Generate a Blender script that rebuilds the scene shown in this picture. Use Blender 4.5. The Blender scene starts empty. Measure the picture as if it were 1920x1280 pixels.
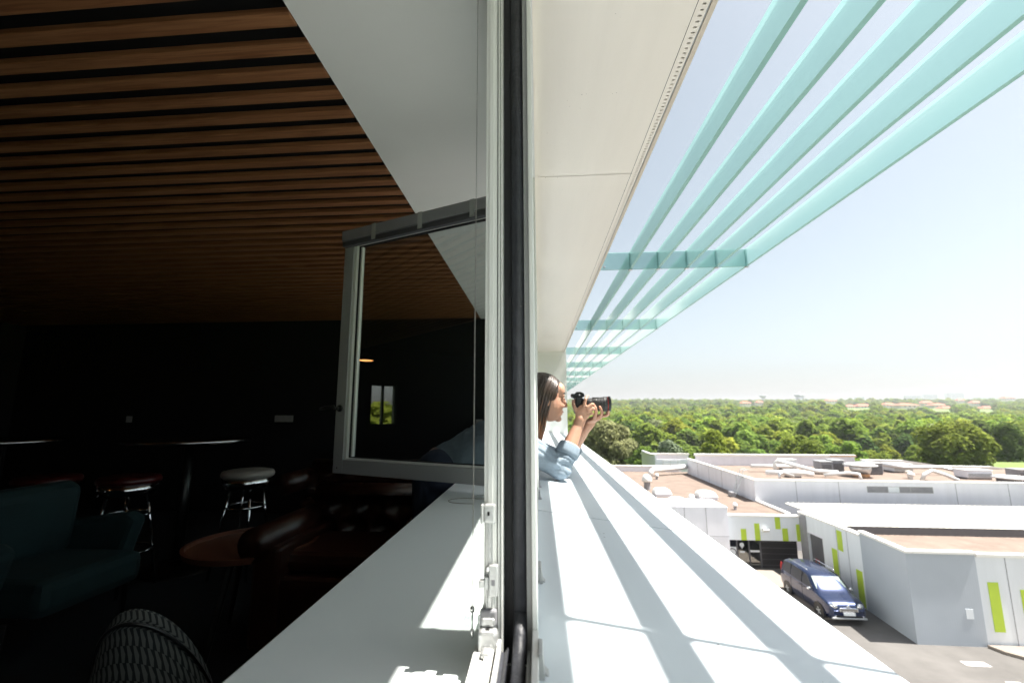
import bpy, bmesh, math, random
from mathutils import Vector, Matrix, noise
R = math.radians
sc = bpy.context.scene
COL = sc.collection

# ------------------------------------------------------------------ camera, sky, sun, exposure
# world axes: X = out of the building, Y = along the facade, Z = up; the eye is at the origin, yard at Z = -10
cam_d = bpy.data.cameras.new('camera'); cam = bpy.data.objects.new('camera', cam_d); COL.objects.link(cam)
cam_d.sensor_width = 36.0; cam_d.lens = 36.0 * 830 / 1920
cam_d.shift_x = 20 / 1920; cam_d.shift_y = 0.0
cam.rotation_euler = (R(90 + 8.97), 0, R(4.76))
cam_d.clip_start = 0.02; cam_d.clip_end = 9000
cam_d.dof.use_dof = True; cam_d.dof.focus_distance = 1.25; cam_d.dof.aperture_fstop = 4.5
sc.camera = cam

SUN_DIR = Vector((0.481, -0.03, 1.0)).normalized()           # towards the sun
el = math.asin(SUN_DIR.z)
world = bpy.data.worlds.new('World'); sc.world = world; world.use_nodes = True
wn = world.node_tree.nodes; wl = world.node_tree.links; wn.clear()
sky = wn.new('ShaderNodeTexSky'); sky.sky_type = 'NISHITA'; sky.sun_disc = False
sky.sun_elevation = el; sky.sun_rotation = math.atan2(SUN_DIR.x, SUN_DIR.y)
sky.air_density = 1.0; sky.dust_density = 2.4; sky.ozone_density = 1.0; sky.altitude = 50
bg = wn.new('ShaderNodeBackground'); bg.inputs['Strength'].default_value = 0.062
wo = wn.new('ShaderNodeOutputWorld'); 
pale = wn.new('ShaderNodeHueSaturation'); pale.inputs['Saturation'].default_value = .5; pale.inputs['Hue'].default_value = .478        # thin bright summer haze all over the sky
wl.new(sky.outputs[0], pale.inputs['Color']); wl.new(pale.outputs[0], bg.inputs[0]); wl.new(bg.outputs[0], wo.inputs[0])
sun_d = bpy.data.lights.new('sun', 'SUN'); sun_d.energy = 5.0; sun_d.angle = R(0.53); sun_d.color = (1.0, 0.95, 0.87)
sun = bpy.data.objects.new('sun', sun_d); COL.objects.link(sun); sun.rotation_euler = SUN_DIR.to_track_quat('Z', 'Y').to_euler()
vs = sc.view_settings; vs.view_transform = 'Standard'; vs.look = 'None'; vs.gamma = 1.0; vs.use_curve_mapping = False; vs.exposure = 1.62
sc.cycles.use_denoising = True; sc.cycles.max_bounces = 10; sc.cycles.diffuse_bounces = 5; sc.cycles.transparent_max_bounces = 24
sc.cycles.sample_clamp_indirect = 6.0; sc.cycles.caustics_reflective = False; sc.cycles.caustics_refractive = False

# ------------------------------------------------------------------ materials
def mat(name, col, rough=0.6, metal=0.0, var=0.0, vscale=6.0, bump=0.0, bscale=40.0, spec=0.5, coat=0.0, col2=None, stretch=None, objvar=0.0):
    m = bpy.data.materials.new(name); m.use_nodes = True
    n = m.node_tree.nodes; l = m.node_tree.links; b = n['Principled BSDF']
    b.inputs['Base Color'].default_value = (*col, 1); b.inputs['Roughness'].default_value = rough; b.inputs['Metallic'].default_value = metal
    b.inputs['Specular IOR Level'].default_value = spec; b.inputs['Coat Weight'].default_value = coat
    tc = n.new('ShaderNodeTexCoord'); src = tc.outputs['Object']
    if stretch:
        mp = n.new('ShaderNodeMapping'); mp.inputs['Scale'].default_value = stretch; l.new(src, mp.inputs[0]); src = mp.outputs[0]
    if var or col2:
        t = n.new('ShaderNodeTexNoise'); t.inputs['Scale'].default_value = vscale; t.inputs['Detail'].default_value = 8; t.inputs['Roughness'].default_value = .65
        l.new(src, t.inputs['Vector'])
        r = n.new('ShaderNodeValToRGB'); r.color_ramp.elements[0].position = .3; r.color_ramp.elements[1].position = .7
        c2 = col2 if col2 else tuple(min(1, c * (1 + var)) for c in col); c1 = tuple(c * (1 - var) for c in col) if not col2 else col
        r.color_ramp.elements[0].color = (*c1, 1); r.color_ramp.elements[1].color = (*c2, 1)
        l.new(t.outputs['Fac'], r.inputs[0]); out = r.outputs[0]
        if objvar:
            oi = n.new('ShaderNodeObjectInfo'); hs = n.new('ShaderNodeHueSaturation')
            mr = n.new('ShaderNodeMapRange'); mr.inputs['To Min'].default_value = 1 - objvar; mr.inputs['To Max'].default_value = 1 + objvar
            l.new(oi.outputs['Random'], mr.inputs['Value']); l.new(mr.outputs[0], hs.inputs['Value']); l.new(out, hs.inputs['Color']); out = hs.outputs[0]
        l.new(out, b.inputs['Base Color'])
    if bump:
        t2 = n.new('ShaderNodeTexNoise'); t2.inputs['Scale'].default_value = bscale; t2.inputs['Detail'].default_value = 5
        l.new(src, t2.inputs['Vector'])
        bp = n.new('ShaderNodeBump'); bp.inputs['Strength'].default_value = bump; bp.inputs['Distance'].default_value = 0.01
        l.new(t2.outputs['Fac'], bp.inputs['Height']); l.new(bp.outputs[0], b.inputs['Normal'])
    return m

def sym_ior(n, l, fr, ior):
    """same reflectance from both faces of a thin pane (the Fresnel node inverts the IOR on back faces)"""
    g = n.new('ShaderNodeNewGeometry'); mr = n.new('ShaderNodeMapRange'); mr.inputs['To Min'].default_value = ior; mr.inputs['To Max'].default_value = 1 / ior
    l.new(g.outputs['Backfacing'], mr.inputs['Value']); l.new(mr.outputs[0], fr.inputs[0])

def glass(name, tint=(1, 1, 1), ior=1.6, lo=0.0, rough=0.0):
    m = bpy.data.materials.new(name); m.use_nodes = True; n = m.node_tree.nodes; l = m.node_tree.links; n.clear()
    o = n.new('ShaderNodeOutputMaterial'); mx = n.new('ShaderNodeMixShader'); tr = n.new('ShaderNodeBsdfTransparent'); gl = n.new('ShaderNodeBsdfGlossy')
    tr.inputs[0].default_value = (*tint, 1); gl.inputs['Roughness'].default_value = rough
    fr = n.new('ShaderNodeFresnel'); sym_ior(n, l, fr, ior)
    mr = n.new('ShaderNodeMapRange'); mr.inputs['To Min'].default_value = lo; l.new(fr.outputs[0], mr.inputs['Value'])
    l.new(mr.outputs[0], mx.inputs[0]); l.new(tr.outputs[0], mx.inputs[1]); l.new(gl.outputs[0], mx.inputs[2]); l.new(mx.outputs[0], o.inputs[0])
    return m

def fin_glass(name, tint, dif, haze_, clear):
    """frosted tinted laminated glass: blurred tinted view through, a little scattering, glossy skin"""
    m = bpy.data.materials.new(name); m.use_nodes = True; n = m.node_tree.nodes; l = m.node_tree.links; n.clear()
    o = n.new('ShaderNodeOutputMaterial'); tr = n.new('ShaderNodeBsdfTransparent'); tr.inputs[0].default_value = (*tint, 1)
    rf = n.new('ShaderNodeBsdfRefraction'); rf.inputs['Color'].default_value = (*tint, 1); rf.inputs['Roughness'].default_value = .32; rf.inputs['IOR'].default_value = 1.03
    tl = n.new('ShaderNodeBsdfTranslucent'); tl.inputs[0].default_value = (*dif, 1)
    nz = n.new('ShaderNodeTexNoise'); nz.inputs['Scale'].default_value = 2.0; nz.inputs['Detail'].default_value = 6; tc = n.new('ShaderNodeTexCoord'); l.new(tc.outputs['Object'], nz.inputs['Vector'])
    mr = n.new('ShaderNodeMapRange'); mr.inputs['From Min'].default_value = .3; mr.inputs['From Max'].default_value = .7; mr.inputs['To Min'].default_value = haze_ - .05; mr.inputs['To Max'].default_value = haze_ + .05; l.new(nz.outputs['Fac'], mr.inputs['Value'])
    gl = n.new('ShaderNodeBsdfGlossy'); gl.inputs['Roughness'].default_value = .12
    m1 = n.new('ShaderNodeMixShader'); m1.inputs[0].default_value = clear; l.new(rf.outputs[0], m1.inputs[1]); l.new(tr.outputs[0], m1.inputs[2])
    m2 = n.new('ShaderNodeMixShader'); l.new(mr.outputs[0], m2.inputs[0]); l.new(m1.outputs[0], m2.inputs[1]); l.new(tl.outputs[0], m2.inputs[2])
    fr = n.new('ShaderNodeFresnel'); sym_ior(n, l, fr, 1.5)
    m3 = n.new('ShaderNodeMixShader'); l.new(fr.outputs[0], m3.inputs[0]); l.new(m2.outputs[0], m3.inputs[1]); l.new(gl.outputs[0], m3.inputs[2])
    l.new(m3.outputs[0], o.inputs[0]); return m

def leaf_mat(name, c1, c2, trans=.35, objvar=.0):
    m = bpy.data.materials.new(name); m.use_nodes = True; n = m.node_tree.nodes; l = m.node_tree.links; n.clear()
    o = n.new('ShaderNodeOutputMaterial'); d = n.new('ShaderNodeBsdfDiffuse'); t = n.new('ShaderNodeBsdfTranslucent'); mx = n.new('ShaderNodeMixShader')
    g = n.new('ShaderNodeNewGeometry'); nz = n.new('ShaderNodeTexNoise'); nz.inputs['Scale'].default_value = .55; nz.inputs['Detail'].default_value = 3
    tc = n.new('ShaderNodeTexCoord'); l.new(tc.outputs['Object'], nz.inputs['Vector'])
    ad = n.new('ShaderNodeMath'); ad.operation = 'MULTIPLY_ADD'; l.new(g.outputs['Random Per Island'], ad.inputs[0]); ad.inputs[1].default_value = .45
    mr0 = n.new('ShaderNodeMapRange'); mr0.inputs['From Min'].default_value = .3; mr0.inputs['From Max'].default_value = .7; mr0.inputs['To Max'].default_value = .6
    l.new(nz.outputs['Fac'], mr0.inputs['Value']); l.new(mr0.outputs[0], ad.inputs[2])
    mc = n.new('ShaderNodeMix'); mc.data_type = 'RGBA'; l.new(ad.outputs[0], mc.inputs['Factor'])
    mc.inputs[6].default_value = (*c1, 1); mc.inputs[7].default_value = (*c2, 1); out = mc.outputs[2]
    if objvar:
        oi = n.new('ShaderNodeObjectInfo')
        hs = n.new('ShaderNodeHueSaturation'); mr = n.new('ShaderNodeMapRange'); mr.inputs['To Min'].default_value = 1 - objvar; mr.inputs['To Max'].default_value = 1 + objvar
        l.new(oi.outputs['Random'], mr.inputs['Value']); l.new(mr.outputs[0], hs.inputs['Value'])
        wnz = n.new('ShaderNodeTexWhiteNoise'); wnz.noise_dimensions = '1D'; l.new(oi.outputs['Random'], wnz.inputs['W'])
        mh = n.new('ShaderNodeMapRange'); mh.inputs['To Min'].default_value = .475; mh.inputs['To Max'].default_value = .52
        l.new(wnz.outputs['Value'], mh.inputs['Value']); l.new(mh.outputs[0], hs.inputs['Hue'])
        l.new(out, hs.inputs['Color']); out = hs.outputs[0]
    l.new(out, d.inputs[0]); l.new(out, t.inputs[0]); mx.inputs[0].default_value = trans
    l.new(d.outputs[0], mx.inputs[1]); l.new(t.outputs[0], mx.inputs[2]); l.new(mx.outputs[0], o.inputs[0]); return m

M = {}
M['sill'] = mat('white_coated_metal', (.60, .665, .705), .42, var=.02, vscale=3, bump=.02, bscale=300)
M['sill_in'] = mat('white_laminate', (.80, .86, .87), .38, var=.012, vscale=4)
M['frame'] = mat('white_aluminium', (.74, .75, .73), .35, var=.02, vscale=9)
M['frame_grey'] = mat('grey_aluminium', (.36, .37, .37), .4, var=.04, vscale=8)
M['zinc'] = mat('zinc_casting', (.55, .56, .56), .38, .6, var=.12, vscale=30, bump=.15, bscale=160)
M['rubber'] = mat('black_rubber', (.012, .013, .016), .55, bump=.15, bscale=200)
M['rubber2'] = mat('dusty_rubber', (.028, .03, .037), .5, var=.35, vscale=40, bump=.2, bscale=150)
M['soffit'] = mat('cream_coated_metal', (.84, .79, .72), .38, var=.02, vscale=2.5, stretch=(6, .6, 1))
M['soffit_trim'] = mat('beige_trim', (.62, .55, .46), .5)
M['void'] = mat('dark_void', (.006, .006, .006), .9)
M['ceil_white'] = mat('white_plaster', (.86, .86, .82), .9, var=.01, vscale=3)
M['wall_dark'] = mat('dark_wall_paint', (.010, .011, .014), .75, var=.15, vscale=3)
M['wall_out'] = mat('white_render', (.78, .78, .75), .85, var=.04, vscale=2, bump=.2, bscale=80)
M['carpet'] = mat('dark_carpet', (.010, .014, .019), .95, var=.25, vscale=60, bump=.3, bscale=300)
M['pane'] = glass('window_glass', (.95, .97, .96), 1.5)
M['pane2'] = glass('double_glazing', (.86, .89, .88), 1.55, lo=.12)
M['fin'] = fin_glass('turquoise_glass', (.79, .935, .925), (.48, .69, .675), .24, .03)
M['fin_edge'] = mat('turquoise_glass_edge', (.24, .45, .42), .35)
M['steel'] = mat('polished_steel', (.6, .6, .6), .2, 1.0)
M['chrome'] = mat('chrome', (.75, .75, .76), .08, 1.0)
M['black'] = mat('black_plastic', (.012, .012, .013), .4)
M['clear'] = glass('clear_plastic', (.9, .93, .92), 1.45, lo=.05, rough=.1)
M['cord'] = mat('grey_cord', (.35, .34, .32), .7)

def specks(m, scale, thr, dark):
    """scattered specks of dirt on a painted surface"""
    n = m.node_tree.nodes; l = m.node_tree.links; b = n['Principled BSDF']; src = b.inputs['Base Color'].links[0].from_socket
    tc = n.new('ShaderNodeTexCoord'); v = n.new('ShaderNodeTexVoronoi'); v.inputs['Scale'].default_value = scale; l.new(tc.outputs['Object'], v.inputs['Vector'])
    nz = n.new('ShaderNodeTexNoise'); nz.inputs['Scale'].default_value = 4.5; nz.inputs['Detail'].default_value = 4; l.new(tc.outputs['Object'], nz.inputs['Vector'])
    mr = n.new('ShaderNodeMapRange'); mr.inputs['From Min'].default_value = .5; mr.inputs['From Max'].default_value = .75; mr.inputs['To Min'].default_value = 0; mr.inputs['To Max'].default_value = thr; l.new(nz.outputs['Fac'], mr.inputs['Value'])
    lt = n.new('ShaderNodeMath'); lt.operation = 'LESS_THAN'; l.new(v.outputs['Distance'], lt.inputs[0]); l.new(mr.outputs[0], lt.inputs[1])
    mx = n.new('ShaderNodeMix'); mx.data_type = 'RGBA'; l.new(lt.outputs[0], mx.inputs['Factor']); l.new(src, mx.inputs[6]); mx.inputs[7].default_value = (*dark, 1); l.new(mx.outputs[2], b.inputs['Base Color'])
specks(M['sill'], 55, .22, (.16, .17, .18)); specks(M['soffit'], 40, .12, (.45, .42, .38)); specks(M['sill_in'], 60, .08, (.4, .4, .4)); specks(M['rubber2'], 120, .25, (.2, .2, .2))
# wood with long grain
def wood(name, a, b_):
    m = bpy.data.materials.new(name); m.use_nodes = True; n = m.node_tree.nodes; l = m.node_tree.links; bs = n['Principled BSDF']
    tc = n.new('ShaderNodeTexCoord'); oi = n.new('ShaderNodeObjectInfo'); ad = n.new('ShaderNodeVectorMath'); ad.operation = 'ADD'
    cx = n.new('ShaderNodeCombineXYZ'); ml = n.new('ShaderNodeMath'); ml.operation = 'MULTIPLY'; ml.inputs[1].default_value = 57.0
    l.new(oi.outputs['Random'], ml.inputs[0]); l.new(ml.outputs[0], cx.inputs[0]); l.new(tc.outputs['Object'], ad.inputs[0]); l.new(cx.outputs[0], ad.inputs[1])
    mp = n.new('ShaderNodeMapping'); mp.inputs['Scale'].default_value = (2.2, 38, 38); l.new(ad.outputs[0], mp.inputs[0])
    t = n.new('ShaderNodeTexNoise'); t.inputs['Scale'].default_value = 1.2; t.inputs['Detail'].default_value = 7; t.inputs['Distortion'].default_value = 1.6; l.new(mp.outputs[0], t.inputs['Vector'])
    r = n.new('ShaderNodeValToRGB'); r.color_ramp.elements[0].position = .32; r.color_ramp.elements[1].position = .68
    r.color_ramp.elements[0].color = (*a, 1); r.color_ramp.elements[1].color = (*b_, 1); l.new(t.outputs['Fac'], r.inputs[0]); l.new(r.outputs[0], bs.inputs['Base Color'])
    bs.inputs['Roughness'].default_value = .55; return m
M['wood'] = wood('walnut_slat', (.20, .078, .030), (.36, .165, .070))

def striped(name, a, b_, scale, rough=.45, axis=0):
    """vertical fine profile lines of sheet cladding, as real bump"""
    m = mat(name, a, rough, var=.03, vscale=1.2); n = m.node_tree.nodes; l = m.node_tree.links
    w = n.new('ShaderNodeTexWave'); w.wave_type = 'BANDS'; w.bands_direction = 'XYZ'[axis]; w.inputs['Scale'].default_value = scale
    tc = n.new('ShaderNodeTexCoord'); l.new(tc.outputs['Object'], w.inputs['Vector'])
    bp = n.new('ShaderNodeBump'); bp.inputs['Strength'].default_value = .1; bp.inputs['Distance'].default_value = .01
    l.new(w.outputs['Fac'], bp.inputs['Height']); l.new(bp.outputs[0], n['Principled BSDF'].inputs['Normal']); return m
M['clad_white'] = mat('white_cladding', (.76, .80, .84), .5, var=.045, vscale=1.6, stretch=(1.2, 1.2, .12))
M['clad_lilac'] = mat('pale_grey_cladding', (.78, .79, .86), .5, var=.045, vscale=1.6, stretch=(1.2, 1.2, .12))
M['clad_grey'] = striped('grey_profiled_cladding', (.43, .475, .53), None, 3.2, .42, 1)
M['clad_grey_x'] = striped('grey_profiled_cladding_front', (.43, .475, .53), None, 3.2, .42, 0)
M['clad_dark'] = mat('dark_grey_fascia', (.10, .10, .11), .5, var=.1, vscale=2)
M['coping'] = mat('white_coping', (.80, .79, .76), .45, var=.03, vscale=2)
M['green'] = mat('lime_green_panel', (.46, .62, .05), .5, var=.06, vscale=1.5)
M['gravel'] = mat('brown_roof_gravel', (.175, .132, .107), .95, var=.22, vscale=.9, bump=.6, bscale=14)
M['gravel2'] = mat('tan_roof_gravel', (.185, .140, .114), .95, var=.2, vscale=1.3, bump=.6, bscale=14)
M['roof_white'] = mat('white_roof_sheet', (.78, .76, .70), .45, var=.05, vscale=.7)
M['asphalt'] = mat('asphalt', (.115, .109, .104), .9, var=.22, vscale=.45, bump=.4, bscale=40)
M['paving'] = mat('concrete_paving', (.25, .215, .185), .9, var=.12, vscale=1.2, bump=.3, bscale=30)
M['paint_white'] = mat('worn_road_paint', (.55, .54, .51), .8, var=.3, vscale=9)
M['grass'] = mat('grass', (.075, .13, .03), .95, var=.35, vscale=.05, bump=.5, bscale=4, col2=(.16, .22, .05))
M['dome'] = mat('opal_dome', (.75, .74, .72), .3, var=.03, vscale=3)
M['galv'] = mat('galvanised_duct', (.62, .63, .64), .35, .75, var=.12, vscale=2.5)
M['duct_white'] = mat('white_duct', (.74, .74, .73), .4, var=.05, vscale=2)
M['unit_grey'] = mat('grey_unit', (.26, .26, .28), .5, var=.2, vscale=1.5)
M['copper'] = mat('copper_base', (.50, .28, .14), .4, .5, var=.2, vscale=3)
M['dark_glass'] = mat('dark_glass', (.012, .014, .017), .06)
M['shutter'] = mat('dark_shutter', (.018, .016, .018), .55, var=.2, vscale=2)
M['red'] = mat('red_paint', (.38, .015, .012), .45)
M['bark'] = mat('bark', (.10, .075, .05), .9, var=.35, vscale=5, bump=.8, bscale=14)

# ------------------------------------------------------------------ mesh helpers
class MB:
    def __init__(s): s.v = []; s.f = []; s.mi = []
    def add(s, vs, fs, mi=0):
        o = len(s.v); s.v += [tuple(v) for v in vs]; s.f += [tuple(i + o for i in f) for f in fs]; s.mi += [mi] * len(fs); return s
    def box(s, x0, x1, y0, y1, z0, z1, mi=0):
        return s.add([(x0,y0,z0),(x1,y0,z0),(x1,y1,z0),(x0,y1,z0),(x0,y0,z1),(x1,y0,z1),(x1,y1,z1),(x0,y1,z1)],
                     [(3,2,1,0),(4,5,6,7),(0,1,5,4),(1,2,6,5),(2,3,7,6),(3,0,4,7)], mi)
    def prism(s, pts, axis, a, b, mi=0):
        """extrude a 2-D polygon along an axis from a to b; pts are the other two coordinates in order"""
        def P(p, t): return {'x': (t, p[0], p[1]), 'y': (p[0], t, p[1]), 'z': (p[0], p[1], t)}[axis]
        n = len(pts); vs = [P(p, a) for p in pts] + [P(p, b) for p in pts]
        fs = [tuple(range(n))[::-1], tuple(range(n, 2 * n))] + [(i, (i + 1) % n, n + (i + 1) % n, n + i) for i in range(n)]
        return s.add(vs, fs, mi)
    def tube(s, path, r, seg=10, mi=0, cap=True):
        path = [Vector(p) for p in path]; rs = r if isinstance(r, (list, tuple)) else [r] * len(path)
        vs = []; up = None
        for i, p in enumerate(path):
            d = (path[min(i + 1, len(path) - 1)] - path[max(i - 1, 0)])
            d = d.normalized() if d.length > 1e-9 else Vector((0, 0, 1))
            if up is None: up = Vector((0, 0, 1)) if abs(d.z) < .9 else Vector((1, 0, 0))
            a = d.cross(up).normalized(); up = a.cross(d).normalized()
            vs += [p + (a * math.cos(t) + up * math.sin(t)) * rs[i] for t in [2 * math.pi * k / seg for k in range(seg)]]
        fs = [(i * seg + k, i * seg + (k + 1) % seg, (i + 1) * seg + (k + 1) % seg, (i + 1) * seg + k) for i in range(len(path) - 1) for k in range(seg)]
        if cap: fs += [tuple(range(seg))[::-1], tuple(range((len(path) - 1) * seg, len(path) * seg))]
        return s.add(vs, fs, mi)
    def lathe(s, prof, c, seg=20, mi=0, axis='z'):
        vs = []; n = len(prof)
        for r, h in prof:
            for k in range(seg):
                t = 2 * math.pi * k / seg; a, b = r * math.cos(t), r * math.sin(t)
                vs.append({'z': (c[0] + a, c[1] + b, c[2] + h), 'x': (c[0] + h, c[1] + a, c[2] + b), 'y': (c[0] + b, c[1] + h, c[2] + a)}[axis])
        fs = [(i * seg + k, i * seg + (k + 1) % seg, (i + 1) * seg + (k + 1) % seg, (i + 1) * seg + k) for i in range(n - 1) for k in range(seg)]
        fs += [tuple(range(seg))[::-1], tuple(range((n - 1) * seg, n * seg))]
        return s.add(vs, fs, mi)
    def ell(s, c, r, seg=16, rings=10, mi=0, rot=None):
        vs = []
        for i in range(1, rings):
            ph = math.pi * i / rings
            for k in range(seg):
                t = 2 * math.pi * k / seg; v = Vector((r[0]*math.sin(ph)*math.cos(t), r[1]*math.sin(ph)*math.sin(t), r[2]*math.cos(ph)))
                if rot: v = rot @ v
                vs.append(Vector(c) + v)
        tp = Vector((0, 0, r[2])); 
        if rot: tp = rot @ tp
        vs += [Vector(c) + tp, Vector(c) - tp]; n = (rings - 1) * seg
        fs = [(i*seg+k, (i+1)*seg+k, (i+1)*seg+(k+1)%seg, i*seg+(k+1)%seg) for i in range(rings-2) for k in range(seg)]
        fs += [(n, k, (k+1)%seg) for k in range(seg)] + [(n+1, (rings-2)*seg+(k+1)%seg, (rings-2)*seg+k) for k in range(seg)]
        return s.add(vs, fs, mi)
    def build(s, name, mats, parent=None, smooth=False, bevel=0, origin=None):
        me = bpy.data.meshes.new(name)
        o0 = Vector(origin) if origin is not None else (parent['_base'] if parent is not None and '_base' in parent else (0, 0, 0))
        o0 = Vector(o0)
        me.from_pydata([tuple(Vector(v) - o0) for v in s.v], [], s.f)
        mats = mats if isinstance(mats, (list, tuple)) else [mats]
        for m in mats: me.materials.append(M[m] if isinstance(m, str) else m)
        if len(mats) > 1: me.polygons.foreach_set('material_index', s.mi)
        if smooth: me.polygons.foreach_set('use_smooth', [True] * len(me.polygons))
        me.update(); o = bpy.data.objects.new(name, me); COL.objects.link(o)
        if parent is not None: o.parent = parent
        elif origin is not None: o.location = o0
        if bevel:
            b = o.modifiers.new('bevel', 'BEVEL'); b.width = bevel; b.segments = 2; b.limit_method = 'ANGLE'; b.angle_limit = R(40)
        return o

def B(x0, x1, y0, y1, z0, z1): return MB().box(x0, x1, y0, y1, z0, z1)
def tag(o, label=None, cat=None, group=None, kind=None):
    if label: o['label'] = label
    if cat: o['category'] = cat
    if group: o['group'] = group
    if kind: o['kind'] = kind
    return o
def struct(o): o['kind'] = 'structure'; return o
BASES = []
def thing(name, label, cat, base=(0, 0, 0), group=None, rz=0):
    o = bpy.data.objects.new(name, None); COL.objects.link(o); o.location = base; o.rotation_euler = (0, 0, rz)
    o.empty_display_size = .1; o['_base'] = list(base) if not rz else [0, 0, 0]; BASES.append(o)
    return tag(o, label, cat, group)
def dup(root, loc, rz=None, label=None, scale=None):
    r = root.copy(); COL.objects.link(r); r.location = loc
    if rz is not None: r.rotation_euler = (0, 0, rz)
    if scale: r.scale = scale
    if label: r['label'] = label
    for ch in list(root.children):
        c = ch.copy(); COL.objects.link(c); c.parent = r
        for g in list(ch.children):
            d = g.copy(); COL.objects.link(d); d.parent = c
    return r
def child(mb, name, m, parent, smooth=False, bevel=0):
    """sub-part: same origin as its part"""
    top = parent.parent
    o = mb.build(name, m, None, smooth, bevel); 
    if top is not None and '_base' in top:
        b = Vector(top['_base']); 
        for v in o.data.vertices: v.co -= b
    o.parent = parent; return o

# ------------------------------------------------------------------ large structure: the building the camera looks along
ZC = 1.15                       # slat ceiling
FL = -1.22                      # room floor
YF = 5.42                       # far wall of the room
YE = 7.2                        # where the window bay ends
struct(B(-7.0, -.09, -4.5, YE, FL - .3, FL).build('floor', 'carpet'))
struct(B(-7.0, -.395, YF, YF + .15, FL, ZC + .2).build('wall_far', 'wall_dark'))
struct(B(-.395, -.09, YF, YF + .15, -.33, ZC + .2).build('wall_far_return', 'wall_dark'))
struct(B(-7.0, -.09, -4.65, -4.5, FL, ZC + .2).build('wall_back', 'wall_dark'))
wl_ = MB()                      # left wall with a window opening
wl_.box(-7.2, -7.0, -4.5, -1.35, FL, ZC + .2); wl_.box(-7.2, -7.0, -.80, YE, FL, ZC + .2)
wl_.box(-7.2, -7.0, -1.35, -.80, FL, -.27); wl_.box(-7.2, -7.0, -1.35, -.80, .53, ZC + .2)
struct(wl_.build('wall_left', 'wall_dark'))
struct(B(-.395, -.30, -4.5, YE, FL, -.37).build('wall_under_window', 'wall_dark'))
struct(B(-.30, -.0, -4.66, -1.81, -.329, ZC + .1).build('light_block_wall', 'wall_dark'))  # unseen wall added in place of further windows, to darken the deep room
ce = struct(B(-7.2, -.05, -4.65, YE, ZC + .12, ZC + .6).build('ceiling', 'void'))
B(-.708, -.03, -4.5, YF, ZC, ZC + .118).build('white_ceiling_strip', 'ceil_white', ce)
pitch = .0922 * ZC; y = .933 * ZC - 14 * pitch; k = 0
slat = MB().box(-6.3 + .008, 0, 0, .0485, 0, .024)
first = None
while y < YF - .06:
    if first is None:
        first = slat.build('slat', 'wood', ce); first.location = (-.712, y, ZC); first.modifiers.new('bevel', 'BEVEL').width = .003
    else:
        o = first.copy(); COL.objects.link(o); o.location = (-.712 + random.Random(k).uniform(-.001, .001), y, ZC + random.Random(k + 99).uniform(-.0008, .0008))
    y += pitch; k += 1
# upper storey, parapet wall under the sill and the plain facade beyond the bay
ub = thing('building_facade', 'white rendered facade of the building around the window bay', 'building', (0, 7, -10))
B(-7.2, .40, -7, 26, ZC + .62, 4.2).build('upper_wall', 'wall_out', ub)
B(-.29, .44, -7, YE, -10, -.42).build('parapet_wall', 'wall_out', ub)
tw = MB().box(-7.2, .455, YE + .002, 26, -10, ZC + .61); tw.build('end_wall', 'wall_out', ub)
B(-.6, .455, -7.0, -4.66, -.3, ZC + .61).build('near_wall', 'wall_out', ub)

# soffit: gently curved sheet, perforated strip and trim
so = thing('soffit', 'cream metal soffit with a perforated edge strip above the outer sill', 'soffit', (0, 0, .96))
cuts = [-4.6, -2.28, -.28, 1.72, 3.72, 5.72, YE]
prof = [(-.03, .985), (.0, .968), (.03, .9625), (.08, .961), (.2, .9605), (.389, .96)]
for a, b in zip(cuts[:-1], cuts[1:]):
    m = MB(); n = len(prof)
    vs_ = [(x, yy, z) for yy in (a + .0015, b - .0015) for x, z in prof] + [(x, yy, z + .004) for yy in (a + .0015, b - .0015) for x, z in prof]
    fs_ = [(i, i + 1, n + i + 1, n + i) for i in range(n - 1)] + [(2*n+i+1, 2*n+i, 3*n+i, 3*n+i+1) for i in range(n - 1)]
    m.add(vs_, fs_); m.build('panel', 'soffit', so, smooth=True)
m = MB(); y = -1.0; p = .0165                                          # every slot is a hole through the strip
while y < YE - .02:
    x0, x1, a0, a1 = .3905, .418, .4025, .4125; y1 = y + p; b0, b1 = y + .0055, y + .0108; z = .96; c = .0016
    o = [(x0,y,z),(x1,y,z),(x1,y1,z),(x0,y1,z)]
    h = [(a0+c,b0,z),(a1-c,b0,z),(a1,b0+c,z),(a1,b1-c,z),(a1-c,b1,z),(a0+c,b1,z),(a0,b1-c,z),(a0,b0+c,z)]
    hu = [(q[0], q[1], z + .004) for q in h]
    m.add(o + h + hu, [(0,1,5,4),(1,2,7,6),(2,3,9,8),(3,0,11,10),(1,6,5),(2,8,7),(3,10,9),(0,4,11)] + [(4+i, 4+(i+1)%8, 12+(i+1)%8, 12+i) for i in range(8)])
    y += p
m.build('perforated_strip', 'soffit', so)
B(.388, .419, -4.6, YE, .975, .98).build('dark_cavity', 'void', so)
B(.4185, .4225, -4.6, YE, .9625, 1.09).build('lip_gap', 'frame_grey', so)
B(.4225, .436, -4.6, YE, .9585, 1.09).build('edge_trim', 'soffit_trim', so)
B(-.03, .42, -4.6, YE, .99, ZC + .61).build('soffit_body', 'void', so)

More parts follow.
